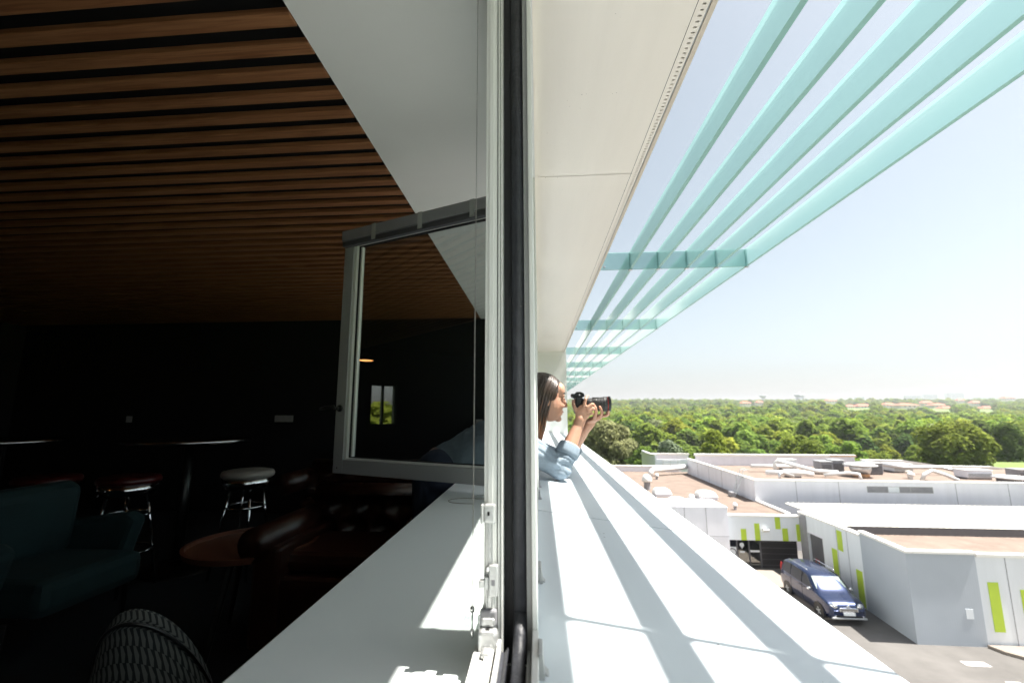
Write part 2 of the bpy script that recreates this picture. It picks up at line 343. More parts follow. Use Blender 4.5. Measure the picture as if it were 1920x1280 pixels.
# outer sill: sloped white metal panels
si = thing('outer_sill', 'wide white metal sill outside the windows, striped with shadows', 'sill', (0, 0, -.3))
cuts = [-4.57, -2.57, -.57, 1.43, 3.43, 5.43, YE]
S = .125
for a, b in zip(cuts[:-1], cuts[1:]):
    m = MB(); a += .0025; b -= .0025; xe = .4985
    pr = [(-.012, -.2985), (xe - .004, -.3 - S*(xe-.004)), (xe, -.3 - S*xe - .003), (xe, -.45), (xe - .003, -.45), (xe - .003, -.3 - S*xe - .008), (-.012, -.303)]
    m.prism([(q[0], q[1]) for q in pr], 'y', a, b); m.build('panel', 'sill', si)
B(-.012, .49, -4.57, YE, -.44, -.37).build('substrate', 'void', si)
# inner sill
sl = thing('inner_sill', 'deep white window board inside with patches of sunlight', 'window sill', (-.2, 0, -.33))
B(-.395, -.088, -1.8, YF, -.365, -.33).build('board', 'sill_in', sl, bevel=.003)

# ------------------------------------------------------------------ window frames
def zb(x0, x1, y0, y1, z0=-.33, z1=1.0): return B(x0, x1, y0, y1, z0, z1)
wf = thing('window_frame', 'white aluminium window post with black seal at the centre, seen end-on', 'window frame', (-.04, .65, -.33))
B(-.075, -.058, .622, .72, -.33, 1.06).build('inner_profile', 'frame', wf)
B(-.058, -.0565, .626, .72, -.33, 1.06).build('groove', 'rubber', wf)
B(-.0565, -.0535, .621, .72, -.33, 1.06).build('rib', 'frame', wf, bevel=.0006)
B(-.0535, -.0525, .626, .72, -.33, 1.06).build('groove', 'void', wf)
B(-.0525, -.0495, .620, .72, -.33, 1.06).build('rib', 'frame', wf, bevel=.0006)
B(-.0495, -.020, .645, .72, -.33, 1.06).build('seal_recess', 'rubber', wf)
m = MB(); m.tube([(-.0275, .637, -.262), (-.0275, .637, 1.06)], .0098, 14); m.build('tube_seal', 'rubber2', wf, smooth=True)
B(-.0185, -.0115, .628, .72, -.33, 1.06).build('grey_profile', 'frame_grey', wf)
B(-.0115, -.0045, .620, .72, -.33, 1.06).build('outer_profile', 'frame', wf, bevel=.001)
B(-.0700, -.0632, .6195, .6225, -.262, 1.06).build('track', 'frame', wf, bevel=.0005)
# lower rail of the open window, running towards the camera
lr = thing('lower_rail', 'white lower window rail with a black seal, running towards the camera', 'window frame', (-.04, .1, -.33))
for nm, x0, x1, z0, z1, mt in [('inner_rail', -.085, -.071, -.33, -.296, 'frame'), ('middle_rail', -.0695, -.0595, -.33, -.292, 'frame'), ('rib', -.0555, -.0515, -.33, -.288, 'frame'),
                               ('seal_recess', -.0515, -.0185, -.33, -.318, 'rubber'), ('grey_profile', -.0185, -.0135, -.33, -.30, 'frame_grey'), ('outer_rail', -.0115, -.0035, -.33, -.276, 'frame')]:
    B(x0, x1, -.615, .6185, z0, z1).build(nm, mt, lr, bevel=.001)
m = MB(); m.prism([(-.0555, -.302), (-.047, -.306), (-.0415, -.298), (-.0425, -.2955), (-.0475, -.3025), (-.0555, -.299)], 'y', -.615, .615); m.build('lip_seal', 'rubber2', lr)
m = MB(); m.tube([(-.029, y, -.3065 + .0 * y) for y in (-.61, .3, .56)] + [(-.0285, .595, -.302), (-.028, .622, -.288), (-.0275, .634, -.262)], .0085, 14); m.build('tube_seal', 'rubber2', lr, smooth=True)
B(-.0595, -.0555, -.615, .6185, -.33, -.31).build('groove', 'void', lr)
B(-.071, -.0695, -.615, .6185, -.33, -.31).build('groove', 'void', lr)
# further posts, rails and panes of the window band (seen edge-on)
posts = [(1.67, 1.76), (2.76, 2.85), (3.85, 3.94), (4.94, 5.03), (6.03, 6.12), (7.10, YE), (-.71, -.62), (-1.8, -1.71)]
wb = thing('window_band', 'continuous band of white framed windows along the facade', 'window', (-.04, 3, -.33))
for a, b in posts: B(-.075, -.004, a, b, -.33, 1.06).build('post', 'frame', wb, bevel=.002)
for a, b in [(.722, 1.668), (1.762, 2.758), (2.852, 3.848), (3.942, 4.938), (5.032, 6.028), (6.122, 7.098), (-1.708, -.712)]:
    B(-.074, -.005, a, b, -.33, -.30 if a in (1.762,) else -.275).build('bottom_rail', 'frame', wb)
    if a != 1.762: B(-.040, -.034, a, b, -.274, .93).build('pane', 'pane', wb)
B(-.08, -.003, -1.8, YE, .93, 1.0).build('head_rail', 'frame', wb)
B(-.082, -.001, -1.8, YE, 1.001, ZC + .1).build('lintel', 'ceil_white', wb)
# small clips along the foot of the frame outside
for i, (yy, lab) in enumerate([(.575, 'grey clip on the outer frame foot at the bottom edge of the picture'), (.86, 'grey metal clip on the outer frame foot, level with the van'), (1.62, 'dark clip on the frame foot in front of the denim elbow'), (1.86, 'small dark clip on the frame foot under the denim elbow')]):
    m = MB(); m.prism([(-.0042, -.272), (.0012, -.273), (.0035, -.30), (-.0042, -.30)], 'y', yy - .02, yy + .016)
    m.prism([(-.001, -.296), (.0034, -.296), (.0085, -.3015), (.007, -.303), (.003, -.3)], 'y', yy - .01, yy + .006)
    tag(m.build('frame_clip', 'frame_grey' if i < 2 else 'unit_grey', None, bevel=.0012, origin=(0, yy, -.3)), lab, 'clip', 'clips along the foot of the frame')

# ------------------------------------------------------------------ lock hardware on the post
def zpart(name, label, parts, base):
    t = thing(name, label, 'lock part', base, 'lock hardware on the window post')
    for nm, mt, b, bv in parts: B(*b).build(nm, mt, t, bevel=bv)
    return t
zpart('corner_fitting', 'chunky pale metal corner fitting at the foot of the post', [
    ('block', 'zinc', (-.080, -.055, .600, .617, -.3, -.272), .005), ('foot', 'zinc', (-.074, -.061, .582, .600, -.2955, -.288), .003),
    ('slot', 'void', (-.0705, -.0655, .604, .609, -.2735, -.2715), 0), ('upright', 'unit_grey', (-.079, -.057, .612, .6215, -.272, -.252), .003), ('cap', 'zinc', (-.077, -.059, .609, .616, -.271, -.261), .003)], (-.067, .6, -.3))
zpart('strike_plate', 'pale metal lock keeper with a square bolt on the lower post', [
    ('plate', 'zinc', (-.0675, -.0555, .611, .6215, -.236, -.198), .0015), ('tongue', 'zinc', (-.074, -.0675, .613, .6215, -.229, -.212), .0015),
    ('bolt', 'zinc', (-.0805, -.0735, .607, .6165, -.2245, -.2155), .001), ('clip', 'steel', (-.0705, -.0665, .609, .617, -.205, -.1985), .001), ('arrow', 'unit_grey', (-.064, -.059, .6105, .6112, -.222, -.215), 0)], (-.067, .6, -.236))
zpart('locking_cam', 'faceted pale metal fitting at the top of the lock channel', [
    ('block', 'zinc', (-.0745, -.0585, .611, .6215, -.146, -.122), .003), ('wing', 'zinc', (-.0785, -.0745, .608, .618, -.147, -.122), .0015), ('screw_hole', 'void', (-.0695, -.0665, .6103, .6112, -.136, -.131), 0)], (-.067, .6, -.146))
t = thing('lock_channel', 'narrow steel rod channel running down the window post', 'lock part', (-.067, .62, -.26))
B(-.0695, -.0635, .6165, .6192, -.252, -.146).build('rod', 'zinc', t, bevel=.0008)
B(-.0712, -.0697, .616, .6215, -.26, -.146).build('edge', 'frame', t); B(-.0633, -.0615, .616, .6215, -.26, -.146).build('edge', 'frame', t)
# blind wire and its clear bracket
m = MB(); m.tube([(-.0925, .64, -.272), (-.0925, .64, 1.14)], .0007, 6)
tag(m.build('blind_wire', 'cord', None, origin=(-.0925, .64, -.272)), 'thin vertical blind wire in front of the post', 'wire')
t = thing('wire_bracket', 'clear plastic bracket holding the foot of the blind wire', 'bracket', (-.09, .64, -.28))
m = MB()
for zz in (-.2755, -.2845):
    m.box(-.1035, -.078, .632, .648, zz, zz + .0025); m.lathe([(.008, 0), (.008, .0025)], (-.1035, .64, zz), 14)
m.build('plate', 'clear', t, bevel=.0006)
m = MB(); m.lathe([(.001, -.026), (.0022, -.022), (.0022, -.016), (.0012, -.014), (.0012, .006), (.0032, .006), (.0032, .012), (.001, .013)], (-.0925, .64, -.272), 10); m.build('tensioner', 'steel', t, smooth=True)
m = MB(); m.lathe([(.0022, -.287), (.0022, -.270)], (-.0825, .64, 0), 10); m.build('screw', 'steel', t)
# coil of cord and its clip further along the sill
m = MB()
for cx, cy, rx, ry, z0 in [(-.235, 1.705, .105, .055, -.3285), (-.18, 1.77, .075, .05, -.3265)]:
    m.tube([(cx + rx*math.cos(a), cy + ry*math.sin(a), z0 + .001*math.sin(3*a)) for a in [i*2*math.pi/40 for i in range(-6, 31)]], .0012, 6)
m.tube([(-.11, 1.69, -.3275), (-.098, 1.69, -.325), (-.094, 1.68, -.30)], .0012, 6)
tag(m.build('cord_coil', 'cord', None, smooth=True, origin=(-.2, 1.7, -.33)), 'thin loops of blind cord lying on the inner sill', 'cord')
m = MB().prism([(-.125, -.33), (-.09, -.33), (-.09, -.296), (-.1, -.298), (-.108, -.312), (-.122, -.318)], 'y', 1.735, 1.765)
tag(m.build('cord_clip', 'frame', None, bevel=.003, origin=(-.1, 1.75, -.33)), 'small white cord clip on the inner sill by the sash', 'clip')

# ------------------------------------------------------------------ open sash, hinged at the second post
ang = math.atan2(.376, -.926)
sa = thing('open_sash', 'open inward-turned window sash with grey frame and black handle', 'window', (-.05, 1.766, -.29), rz=ang)
W, H = 1.0, 1.207
def fr(x0, x1, y0, y1, z0, z1, nm, mt, bv=.0, par=sa): return B(x0, x1, y0, y1, z0, z1).build(nm, mt, par, bevel=bv)
D0, D1 = -.03, .03                                    # +y is the room face, turned to the camera
fr(W - .062, W, D0, D1, 0, H, 'stile', 'frame_grey', .002); fr(0, .062, D0, D1, 0, H, 'stile', 'frame_grey', .002)
fr(.062, W - .062, D0, D1 - .0005, 0, .064, 'bottom_rail', 'frame_grey', .002)
tr_ = fr(.062, W - .062, D0, D1 - .0005, H - .064, H, 'top_rail', 'frame_grey', .002)
for x0, x1, z0, z1 in [(W - .076, W - .0625, .0645, H - .0645), (.0625, .076, .0645, H - .0645), (.0765, W - .0765, .0645, .072), (.0765, W - .0765, H - .078, H - .0645)]:
    fr(x0, x1, .004, .022, z0, z1, 'glazing_bead', 'frame', .001)
for x0, x1, z0, z1 in [(W - .092, W - .0765, .0725, H - .0785), (.0765, .092, .0725, H - .0785), (.0925, W - .0925, .0725, .077), (.0925, W - .0925, H - .086, H - .0785)]:
    fr(x0, x1, -.004, .006, z0, z1, 'glazing_seal', 'rubber', 0)
for x0, x1, z0, z1 in [(W - .102, W - .0925, .0775, H - .0865), (.0925, .102, .0775, H - .0865)]:
    fr(x0, x1, -.008, .009, z0, z1, 'spacer', 'frame', .0008)
fr(.0925, W - .0925, -.0015, .0015, .0772, H - .0862, 'pane', 'pane2')
# the folded blind against the top rail
bl = fr(.005, W - .005, D1 + .0015, D1 + .030, H - .06, H - .004, 'blind_box', 'unit_grey', .003)
for i in range(5): fr(.012, W - .012, D1 + .003, D1 + .028, H - .068 - i * .005, H - .0655 - i * .005, 'blind_slat', 'clad_dark')
for x in (.22, .5, .78): fr(x - .012, x + .012, D1 + .0305, D1 + .034, H - .085, H - .004, 'blind_clip', 'frame_grey', .001)
m = MB(); m.lathe([(.017, 0), (.017, .008), (.013, .012)], (W - .03, D1, .305), 14, axis='y'); m.tube([(W - .03, D1 + .01, .305), (W - .03, D1 + .038, .305)], .008, 10)
m.tube([(W - .03, D1 + .037, .305), (W - .035, D1 + .046, .312), (W + .012, D1 + .052, .308), (W + .05, D1 + .05, .302)], [.009, .0095, .009, .007], 10); m.build('handle', 'black', sa, smooth=True)
m = MB(); m.lathe([(.004, 0), (.004, .0012), (.0025, .002)], (W - .028, D1, .025), 10, axis='y'); m.build('screw', 'steel', sa)

# ------------------------------------------------------------------ glass sunshade over the sill
ss = thing('glass_sunshade', 'projecting sunshade of long turquoise glass fins and cross beams', 'sunshade', (1, 0, .96))
ZL = .96; XK = [.648, .833, 1.022, 1.214, 1.408]; BY = [.685 + 2.29 * i for i in range(-2, 11)]
def slab(x0, x1, y0, y1, z0, z1):
    m = MB(); m.box(x0, x1, y0, y1, z0, z1); m.mi[0] = 1; return m
finmesh = slab(0, .018, .008, 2.282, 0, .113)
proto = None
for i, by in enumerate(BY[:-1]):
    for k, x in enumerate(XK):
        rr = random.Random(i * 7 + k)
        if proto is None: o = proto = finmesh.build('fin', ['fin', 'fin_edge'], ss, origin=(0, 0, 0)); 
        else: o = proto.copy(); COL.objects.link(o)
        o.location = (x - .018 - 1, by, ZL + rr.uniform(-.001, .001) - .96)
proto = None
for by in BY:
    if proto is None: o = proto = slab(.4365, 1.4085, -.006, .006, -.003, .118).build('beam', ['fin', 'fin_edge'], ss, origin=(0, 0, 0))
    else: o = proto.copy(); COL.objects.link(o)
    o.location = (-1, by, 0)
    m = MB(); m.lathe([(.007, -.012), (.007, -.006)], (.462, by, ZL + .018), 10, axis='y'); m.lathe([(.007, .006), (.007, .012)], (.462, by, ZL + .018), 10, axis='y'); m.build('bolt', 'steel', ss)
clamp = None
for by in BY:
    for x in XK:
        if clamp is None: clamp = o = MB().box(-.012, .012, -.012, .012, -.0075, -.0036).build('clamp', 'steel', ss, origin=(0, 0, 0))
        else: o = clamp.copy(); COL.objects.link(o)
        o.location = (x - .009 - 1, by, 0)

# ------------------------------------------------------------------ terrain, yard, roads
def hgt(x, y):
    """terrain height: level yard, a dip behind the buildings, then a long wooded rise"""
    K = [(-400, -10), (58, -10), (75, -11.5), (105, -17.5), (170, -17), (260, -16), (420, -13.5), (650, -5), (950, 5), (1300, 15), (1700, 22), (2300, 24), (4200, 24)]
    y = max(K[0][0], min(K[-1][0], y))
    for (a, ha), (b, hb) in zip(K[:-1], K[1:]):
        if y <= b:
            t = (y - a) / (b - a); t = t * t * (3 - 2 * t) if y < 110 else t; h = ha + (hb - ha) * t; break
    w = max(0, min(1, (y - 110) / 400)); h += w * (7 * noise.noise(Vector((x / 260, y / 200, 3))) + 3.5 * noise.noise(Vector((x / 90, y / 70, 5))))
    if y > 60 and x > 55: h += min(1, (x - 55) / 10) * min(1, (y - 60) / 20) * 5.0 * max(0, 1 - (y - 60) / 90)
    return h
ys = [-400, -150, -60, -20, 0, 20, 40, 58, 62, 66, 70, 75, 80, 86, 93, 100, 110, 125, 145, 170, 200, 240, 290, 350, 420, 500, 600, 720, 860, 1020, 1200, 1400, 1650, 1950, 2300, 2700, 3300, 4200]
xs = [-3500, -2000, -1200, -700, -400, -250, -150, -90, -50, -20, 0, 20, 40, 55, 60, 65, 75, 90, 120, 160, 210, 270, 350, 450, 560, 700, 860, 1050, 1300, 1600, 2000, 2600, 3500, 5000]
m = MB(); nx = len(xs)
m.add([(x, y, hgt(x, y) - .012) for y in ys for x in xs], [(j*nx+i, j*nx+i+1, (j+1)*nx+i+1, (j+1)*nx+i) for j in range(len(ys)-1) for i in range(nx-1)])
struct(m.build('ground', 'grass', smooth=True))
G = -10.0
struct(B(.45, 60, -30, 36, G - .3, G).build('yard', 'asphalt'))
rd = MB()
struct(B(9.0, 14.6, 24.6, 31.2, G + .004, G + .10).build('pavement', 'paving', bevel=.02))
pv = MB().prism([(19.05, 22.44), (32, 22.44), (32, 14.0), (27.0, 14.0), (19.25, 21.9)], 'z', G + .004, G + .12); struct(pv.build('pavement_front', 'paving'))
m = MB()
for x, y, w, h in [(16.9, 20.9, .9, .35), (17.3, 19.6, .5, .3)]: m.box(x, x + w, y, y + h, G + .004, G + .006)
tag(m.build('road_marking', 'paint_white', None, origin=(17, 20, G)), 'worn pale patches of paint on the asphalt yard', 'road marking')

# ------------------------------------------------------------------ buildings across the yard
RZ = -6.65
def coping(parent, x0, x1, y0, y1, z, t=.10): return B(x0, x1, y0, y1, z, z + t).build('coping', 'coping', parent, bevel=.012)
eb = thing('entrance_building', 'low pale building with brown gravel roof and dark glazed entrance', 'building', (12, 42, G))
B(-3, 16.3, 31.62, 52.4, RZ - .25, RZ).build('roof', 'gravel', eb)
m = MB(); m.box(8.0, 12.05, 31.02, 33.7, G, -6.15); m.build('porch_block', 'clad_lilac', eb); 
B(7.97, 12.08, 30.99, 33.73, -6.15, -6.10).build('porch_coping', 'clad_lilac', eb)
for i, x in enumerate((9.35, 10.7)): B(x - .012, x + .012, 31.005, 31.03, G, -6.16).build('panel_joint', 'unit_grey', eb)
B(8.0, 12.05, 31.005, 31.03, -7.9, -7.88).build('panel_joint', 'unit_grey', eb)
B(-3, 8.0, 31.3, 31.6, G, RZ).build('wall', 'clad_lilac', eb)
fa = B(12.08, 16.6, 31.4, 31.6, -8.19, -6.72).build('fascia', 'clad_white', eb)
coping(eb, 12.08, 16.62, 31.3, 31.75, -6.72)
for i, (a, b, c, d) in enumerate([(12.94, 13.27, -8.185, -7.50), (13.80, 14.12, -8.185, -7.15), (15.10, 15.42, -7.47, -6.725), (15.50, 15.84, -8.185, -7.42), (16.37, 16.585, -8.185, -7.16)]):
    B(a, b, 31.385, 31.402, c, d).build('green_panel', 'green', eb)
m = MB(); m.prism([(31.4, -7.5), (31.18, -7.42), (31.14, -7.5), (31.2, -7.62), (31.4, -7.66)], 'x', 14.25, 14.6); m.build('wall_lamp', 'dome', eb)
B(12.08, 16.6, 33.3, 33.4, G, -8.19).build('entrance_back', 'shutter', eb)
B(12.08, 16.6, 31.65, 33.3, -8.25, -8.2).build('entrance_ceiling', 'shutter', eb)
B(12.06, 12.16, 31.61, 33.3, G, -8.2).build('entrance_side', 'shutter', eb)
for x in (12.2, 12.85, 13.6, 14.3): B(x - .04, x + .04, 31.9, 31.98, G, -8.2).build('door_post', 'clad_dark', eb)
for a, b in [(12.24, 12.81), (12.89, 13.56), (13.64, 14.26)]: B(a, b, 31.93, 31.945, G + .1, -8.25).build('door_pane', 'pane2', eb)
B(14.34, 16.58, 31.9, 31.96, G, -8.2).build('dark_shutter', 'shutter', eb)
for k in range(5): B(14.36, 16.56, 31.885, 31.905, G + .35 * (k + .5), G + .35 * (k + .5) + .02).build('shutter_rib', 'clad_dark', eb)
B(13.66, 14.24, 31.915, 31.928, -9.05, -8.93).build('door_sticker', 'clad_white', eb)
B(13.0, 13.3, 31.915, 31.928, -9.1, -9.0).build('door_sticker', 'clad_white', eb)
m = MB(); m.lathe([(.14, 0), (.14, .008)], (13.15, 31.917, -8.62), 18, axis='y'); m.prism([(13.06, -8.72), (13.24, -8.72), (13.15, -8.86)], 'y', 31.917, 31.925); m.build('door_emblem', 'clad_white', eb)
B(12.26, 12.79, 31.915, 31.928, G + .1, -8.75).build('window_print', 'clad_white', eb)
m = MB(); m.tube([(12.52 + .24 * math.cos(a), 31.91, -9.1 + .24 * math.sin(a)) for a in [i * math.pi / 12 for i in range(25)]], .03, 8); m.build('window_print_ring', 'clad_dark', eb)
B(-3, 15.7, 52.4, 52.6, RZ, -6.12).build('back_parapet', 'clad_lilac', eb); coping(eb, -3, 15.72, 52.33, 52.68, -6.12, .13)
B(16.0, 16.3, 31.75, 35.88, RZ, RZ + .14).build('roof_kerb', 'coping', eb, bevel=.02)

pb = thing('plant_block', 'long pale block with rooftop ventilation plant behind its parapet', 'building', (26, 43, G))
UF = 35.9; ZT0 = -5.12
B(16.05, 48, UF, UF + .22, G, ZT0).build('front_wall', 'clad_lilac', pb)
B(16.0, 48, UF - .05, UF + .3, ZT0, ZT0 + .09).build('coping', 'coping', pb, bevel=.01)
B(16.05, 16.27, UF + .222, 51.2, G, ZT0 + .0).build('side_wall', 'clad_lilac', pb)
B(16.0, 16.33, UF + .302, 51.2, ZT0, ZT0 + .09).build('coping', 'coping', pb, bevel=.01)
for x in [19, 22, 30, 33.5, 37]: B(x - .012, x + .012, UF - .012, UF + .01, RZ, ZT0).build('panel_joint', 'unit_grey', pb)
for y in [39.0, 42, 45, 48]: B(16.038, 16.06, y - .012, y + .012, RZ, ZT0).build('panel_joint', 'unit_grey', pb)
B(16.28, 48, UF + .23, 51.1, -6.2, -5.75).build('roof', 'gravel2', pb)
bw = B(17.0, 33.3, 51.2, 51.4, -6.65, -4.78).build('back_wall', 'clad_lilac', pb); B(16.9, 33.4, 51.1, 51.5, -4.78, -4.55).build('coping', 'coping', pb, bevel=.02)
B(30.8, 33.45, 51.06, 51.1, -4.72, -4.64).build('orange_trim', 'copper', pb)
m = MB().prism([(33.4, -6.6), (33.4, -5.05), (37.3, -5.08), (40.8, -5.6), (45.5, -5.62), (50, -6.1), (50, -6.6)], 'y', 50.2, 50.4); m.build('stepped_parapet', 'clad_white', pb)
m = MB().prism([(33.4, -5.05), (37.3, -5.08), (40.8, -5.6), (45.5, -5.62), (50, -6.1), (50, -5.98), (45.6, -5.49), (40.9, -5.47), (37.35, -4.95), (33.4, -4.92)], 'y', 50.1, 50.55); m.build('stepped_coping', 'coping', pb)
wn_ = B(23.95, 28.45, UF - .015, UF + .004, -5.86, -5.42).build('strip_window', 'frame_grey', pb)
for a, b, mt in [(24.0, 25.35, 'unit_grey'), (25.4, 26.15, 'clad_white'), (26.2, 26.9, 'unit_grey'), (26.95, 28.4, 'unit_grey')]: child(B(a, b, UF - .022, UF - .0152, -5.83, -5.45), 'window_pane', mt, wn_)
bb = thing('rear_block', 'small pale block with white coping behind the gravel roof', 'building', (16.5, 58, G))
m = MB(); m.box(13.6, 13.8, 55.0, 62, G, -5.1); m.build('side_wall', 'clad_lilac', bb); B(13.8, 19.6, 61.8, 62, G, -5.55).build('back_wall', 'clad_lilac', bb); B(13.8, 19.6, 55, 55.2, G, -5.55).build('front_wall', 'clad_lilac', bb)
B(13.5, 19.7, 61.75, 62.1, -5.66, -5.46).build('coping', 'coping', bb); m = MB().prism([(55, -5.1), (61.74, -5.48), (61.74, -5.36), (55, -4.98)], 'x', 13.5, 13.9); m.build('coping', 'coping', bb)
B(13.85, 19.6, 55.2, 61.7, -6.6, -6.5).build('roof', 'gravel', bb)

wk = thing('workshop_building', 'pale workshop with lime green panels, grey box corner and white roof', 'building', (24, 27, G))
w2 = MB(); X2 = 16.6
w2.box(X2, X2 + .2, 25.86, 29.12, G, -6.42); w2.box(X2, X2 + .2, 29.12, 30.58, -7.4, -6.42); w2.box(X2, X2 + .2, 30.58, 31.38, G, -6.42)
w2.build('striped_wall', 'clad_white', wk)
m = MB().prism([(25.91, -6.42), (31.38, -6.42), (31.38, -6.32), (25.91, -6.32)], 'x', X2 - .06, X2 + .3); m.build('coping', 'coping', wk)
for y0, y1, z0, z1 in [(27.3, 27.72, -7.62, -6.56), (27.86, 28.3, -9.9, -7.68), (25.98, 26.42, -9.95, -8.2)]: B(X2 - .018, X2 + .002, y0, y1, z0, z1).build('green_panel', 'green', wk)
B(X2 - .01, X2 + .0, 29.05, 30.65, -7.42, -7.30).build('door_lintel', 'clad_lilac', wk)
B(X2 + .15, X2 + .19, 29.12, 30.58, G, -7.4).build('roller_door', 'clad_dark', wk)
B(X2 - .02, X2 + .21, 30.6, 31.37, G, -6.45).build('pier', 'unit_grey', wk)
bx_ = MB(); bx_.prism([(16.3, 22.5), (16.5, 22.5), (16.79, 25.855), (16.59, 25.855)], 'z', G, -6.26); bx_.build('box_side_wall', 'clad_grey', wk)
B(16.505, 19.14, 22.5, 22.7, G, -6.26).build('box_front_wall', 'clad_grey_x', wk)
B(16.3, 16.504, 22.498, 22.4999, G, -6.26).build('box_corner', 'clad_grey_x', wk)
m = MB(); m.prism([(16.24, 22.44), (16.56, 22.44), (16.86, 25.9), (16.54, 25.9)], 'z', -6.26, -6.14); m.box(16.562, 19.2, 22.44, 22.76, -6.26, -6.14); m.build('coping', 'coping', wk, bevel=.015)
B(19.142, 34, 22.56, 22.76, G, -6.36).build('front_wall', 'clad_white', wk); B(19.21, 34, 22.5, 22.82, -6.36, -6.22).build('coping', 'coping', wk, bevel=.015)
for x0, x1, z0, z1 in [(19.54, 19.96, -9.4, -7.4), (20.82, 21.25, -9.0, -7.67), (22.4, 22.85, -8.2, -6.8)]: B(x0, x1, 22.535, 22.562, z0, z1).build('green_panel', 'green', wk)
for x in (20.4, 22.0, 23.6): B(x - .01, x + .01, 22.548, 22.563, G, -6.38).build('panel_joint', 'unit_grey', wk)
for y in (27.78, 26.9): B(X2 - .012, X2 + .001, y - .008, y + .008, G, -6.45).build('panel_joint', 'unit_grey', wk)
B(18.44, 18.73, 22.485, 22.4975, -8.9, -8.5).build('notice', 'clad_white', wk)
B(16.82, 34, 22.9, 27.2, RZ - .2, RZ).build('gravel_roof', 'gravel2', wk)
B(X2 + .31, 34, 27.2, 27.3, RZ, -6.24).build('roof_fascia', 'clad_dark', wk)
B(X2 + .31, 34, 27.22, 33.5, -6.3, -6.235).build('sheet_roof', 'roof_white', wk)
rib = None; x = X2 + .5
while x < 34:
    if rib is None: rib = MB().prism([(-.04, 0), (-.022, .032), (.022, .032), (.04, 0)], 'y', 27.16, 33.52).build('roof_rib', 'roof_white', wk, origin=(0, 0, 0)); o = rib
    else: o = rib.copy(); COL.objects.link(o)
    o.location = (x - 24, -27, -6.2345 + 10); x += .34
# things in and by the workshop doorway
t = thing('red_trolley', 'red sack trolley standing in the dark workshop doorway', 'trolley', (16.5, 29.8, G))
m = MB()
for y in (29.62, 29.92): m.tube([(16.52, y, G + .12), (16.58, y, G + 1.25)], .025, 8)
for z in (.3, .6, .9, 1.22): m.tube([(16.52 + .05 * z, 29.62, G + z), (16.52 + .05 * z, 29.92, G + z)], .02, 8)
m.build('frame', 'red', t); B(16.2, 16.5, 29.58, 29.96, G + .02, G + .06).build('plate', 'red', t)
B(16.22, 16.5, 29.6, 29.94, G + .065, G + .5).build('red_crate', 'red', t, bevel=.02)
for y in (29.58, 29.96):
    m = MB(); m.lathe([(.11, -.03), (.11, .03)], (16.55, y, G + .115), 14, axis='y'); m.build('wheel', 'rubber', t)

# ------------------------------------------------------------------ roof equipment
def dome(x, y, r, label, sq=True):
    t = thing('roof_skylight', label, 'skylight', (x, y, RZ), 'domed skylights on the gravel roof')
    B(x - r, x + r, y - r, y + r, RZ, RZ + .22).build('kerb', 'clad_lilac', t, bevel=.02)
    m = MB(); n = 12; vs_ = []; 
    for j in range(n + 1):
        for i in range(n + 1):
            u, v = i / n * 2 - 1, j / n * 2 - 1
            vs_.append((x + u * r * 1.05, y + v * r * 1.05, RZ + .2201 + .38 * ((1 - u ** 4) * (1 - v ** 4)) ** .5))
    m.add(vs_, [(j*(n+1)+i, j*(n+1)+i+1, (j+1)*(n+1)+i+1, (j+1)*(n+1)+i) for j in range(n) for i in range(n)]); m.build('dome', 'dome', t, smooth=True)
dome(9.75, 37.9, .62, 'white domed skylight nearest the vent beside the sill edge'); dome(12.85, 37.0, .66, 'white domed skylight standing alone in the middle of the gravel roof'); dome(9.8, 33.98, .6, 'white domed skylight half hidden behind the porch block')
def vent(x, y, s, label):
    t = thing('roof_vent', label, 'vent', (x, y, RZ), 'mushroom vents on the gravel roof')
    m = MB(); m.lathe([(.20*s, 0), (.20*s, .55*s)], (x, y, RZ), 14); m.build('pipe', 'unit_grey', t)
    m = MB(); m.lathe([(.30*s, .5*s), (.32*s, .58*s), (.26*s, .82*s), (.14*s, .93*s), (.02*s, .96*s)], (x, y, RZ), 16); m.build('cap', 'duct_white', t, smooth=True)
vent(9.25, 40.6, 1.35, 'white mushroom vent with dark throat by the sill edge'); vent(11.0, 34.6, .75, 'small dark vent beside the hidden skylight'); vent(13.35, 33.0, .5, 'tiny vent near the front edge of the gravel roof'); vent(11.6, 46.6, .6, 'tiny vent under the bent white roof pipe')
m = MB(); m.tube([(11.5, 48.6, RZ), (11.5, 48.6, RZ + .45), (11.75, 48.75, RZ + .62), (15.9, 51.0, RZ + .75)], .26, 12)
tag(m.build('roof_pipe', 'duct_white', None, smooth=True, origin=(13, 49, RZ)), 'bent white pipe crossing the far end of the gravel roof', 'pipe')
t = thing('roof_ladder', 'grey access ladder leaning on the plant block side wall', 'ladder', (15.6, 38, RZ))
for y in (37.7, 38.25):
    m = MB(); m.tube([(15.3, y, RZ), (15.98, y, -5.0), (16.1, y, -4.6), (16.5, y, -4.55)], .035, 8); m.build('rail', 'galv', t)
for k in range(8):
    f = k / 8; m = MB(); m.tube([(15.3 + .68 * f, 37.7, RZ + 1.65 * f), (15.3 + .68 * f, 38.25, RZ + 1.65 * f)], .025, 6); m.build('rung', 'galv', t)
B(15.05, 15.35, 37.6, 38.35, RZ, RZ + .35).build('base_box', 'unit_grey', t)
t = thing('guard_rail', 'light metal guard rail at the back corner of the gravel roof', 'railing', (14.3, 52, RZ))
for x in (13.6, 14.4, 15.2):
    m = MB(); m.tube([(x, 52.2, RZ), (x + .2, 52.2, -5.4)], .03, 6); m.build('post', 'galv', t)
for z in (-5.75, -5.4):
    m = MB(); m.tube([(13.7, 52.2, z), (15.6, 52.2, z)], .03, 6); m.build('rail', 'galv', t)

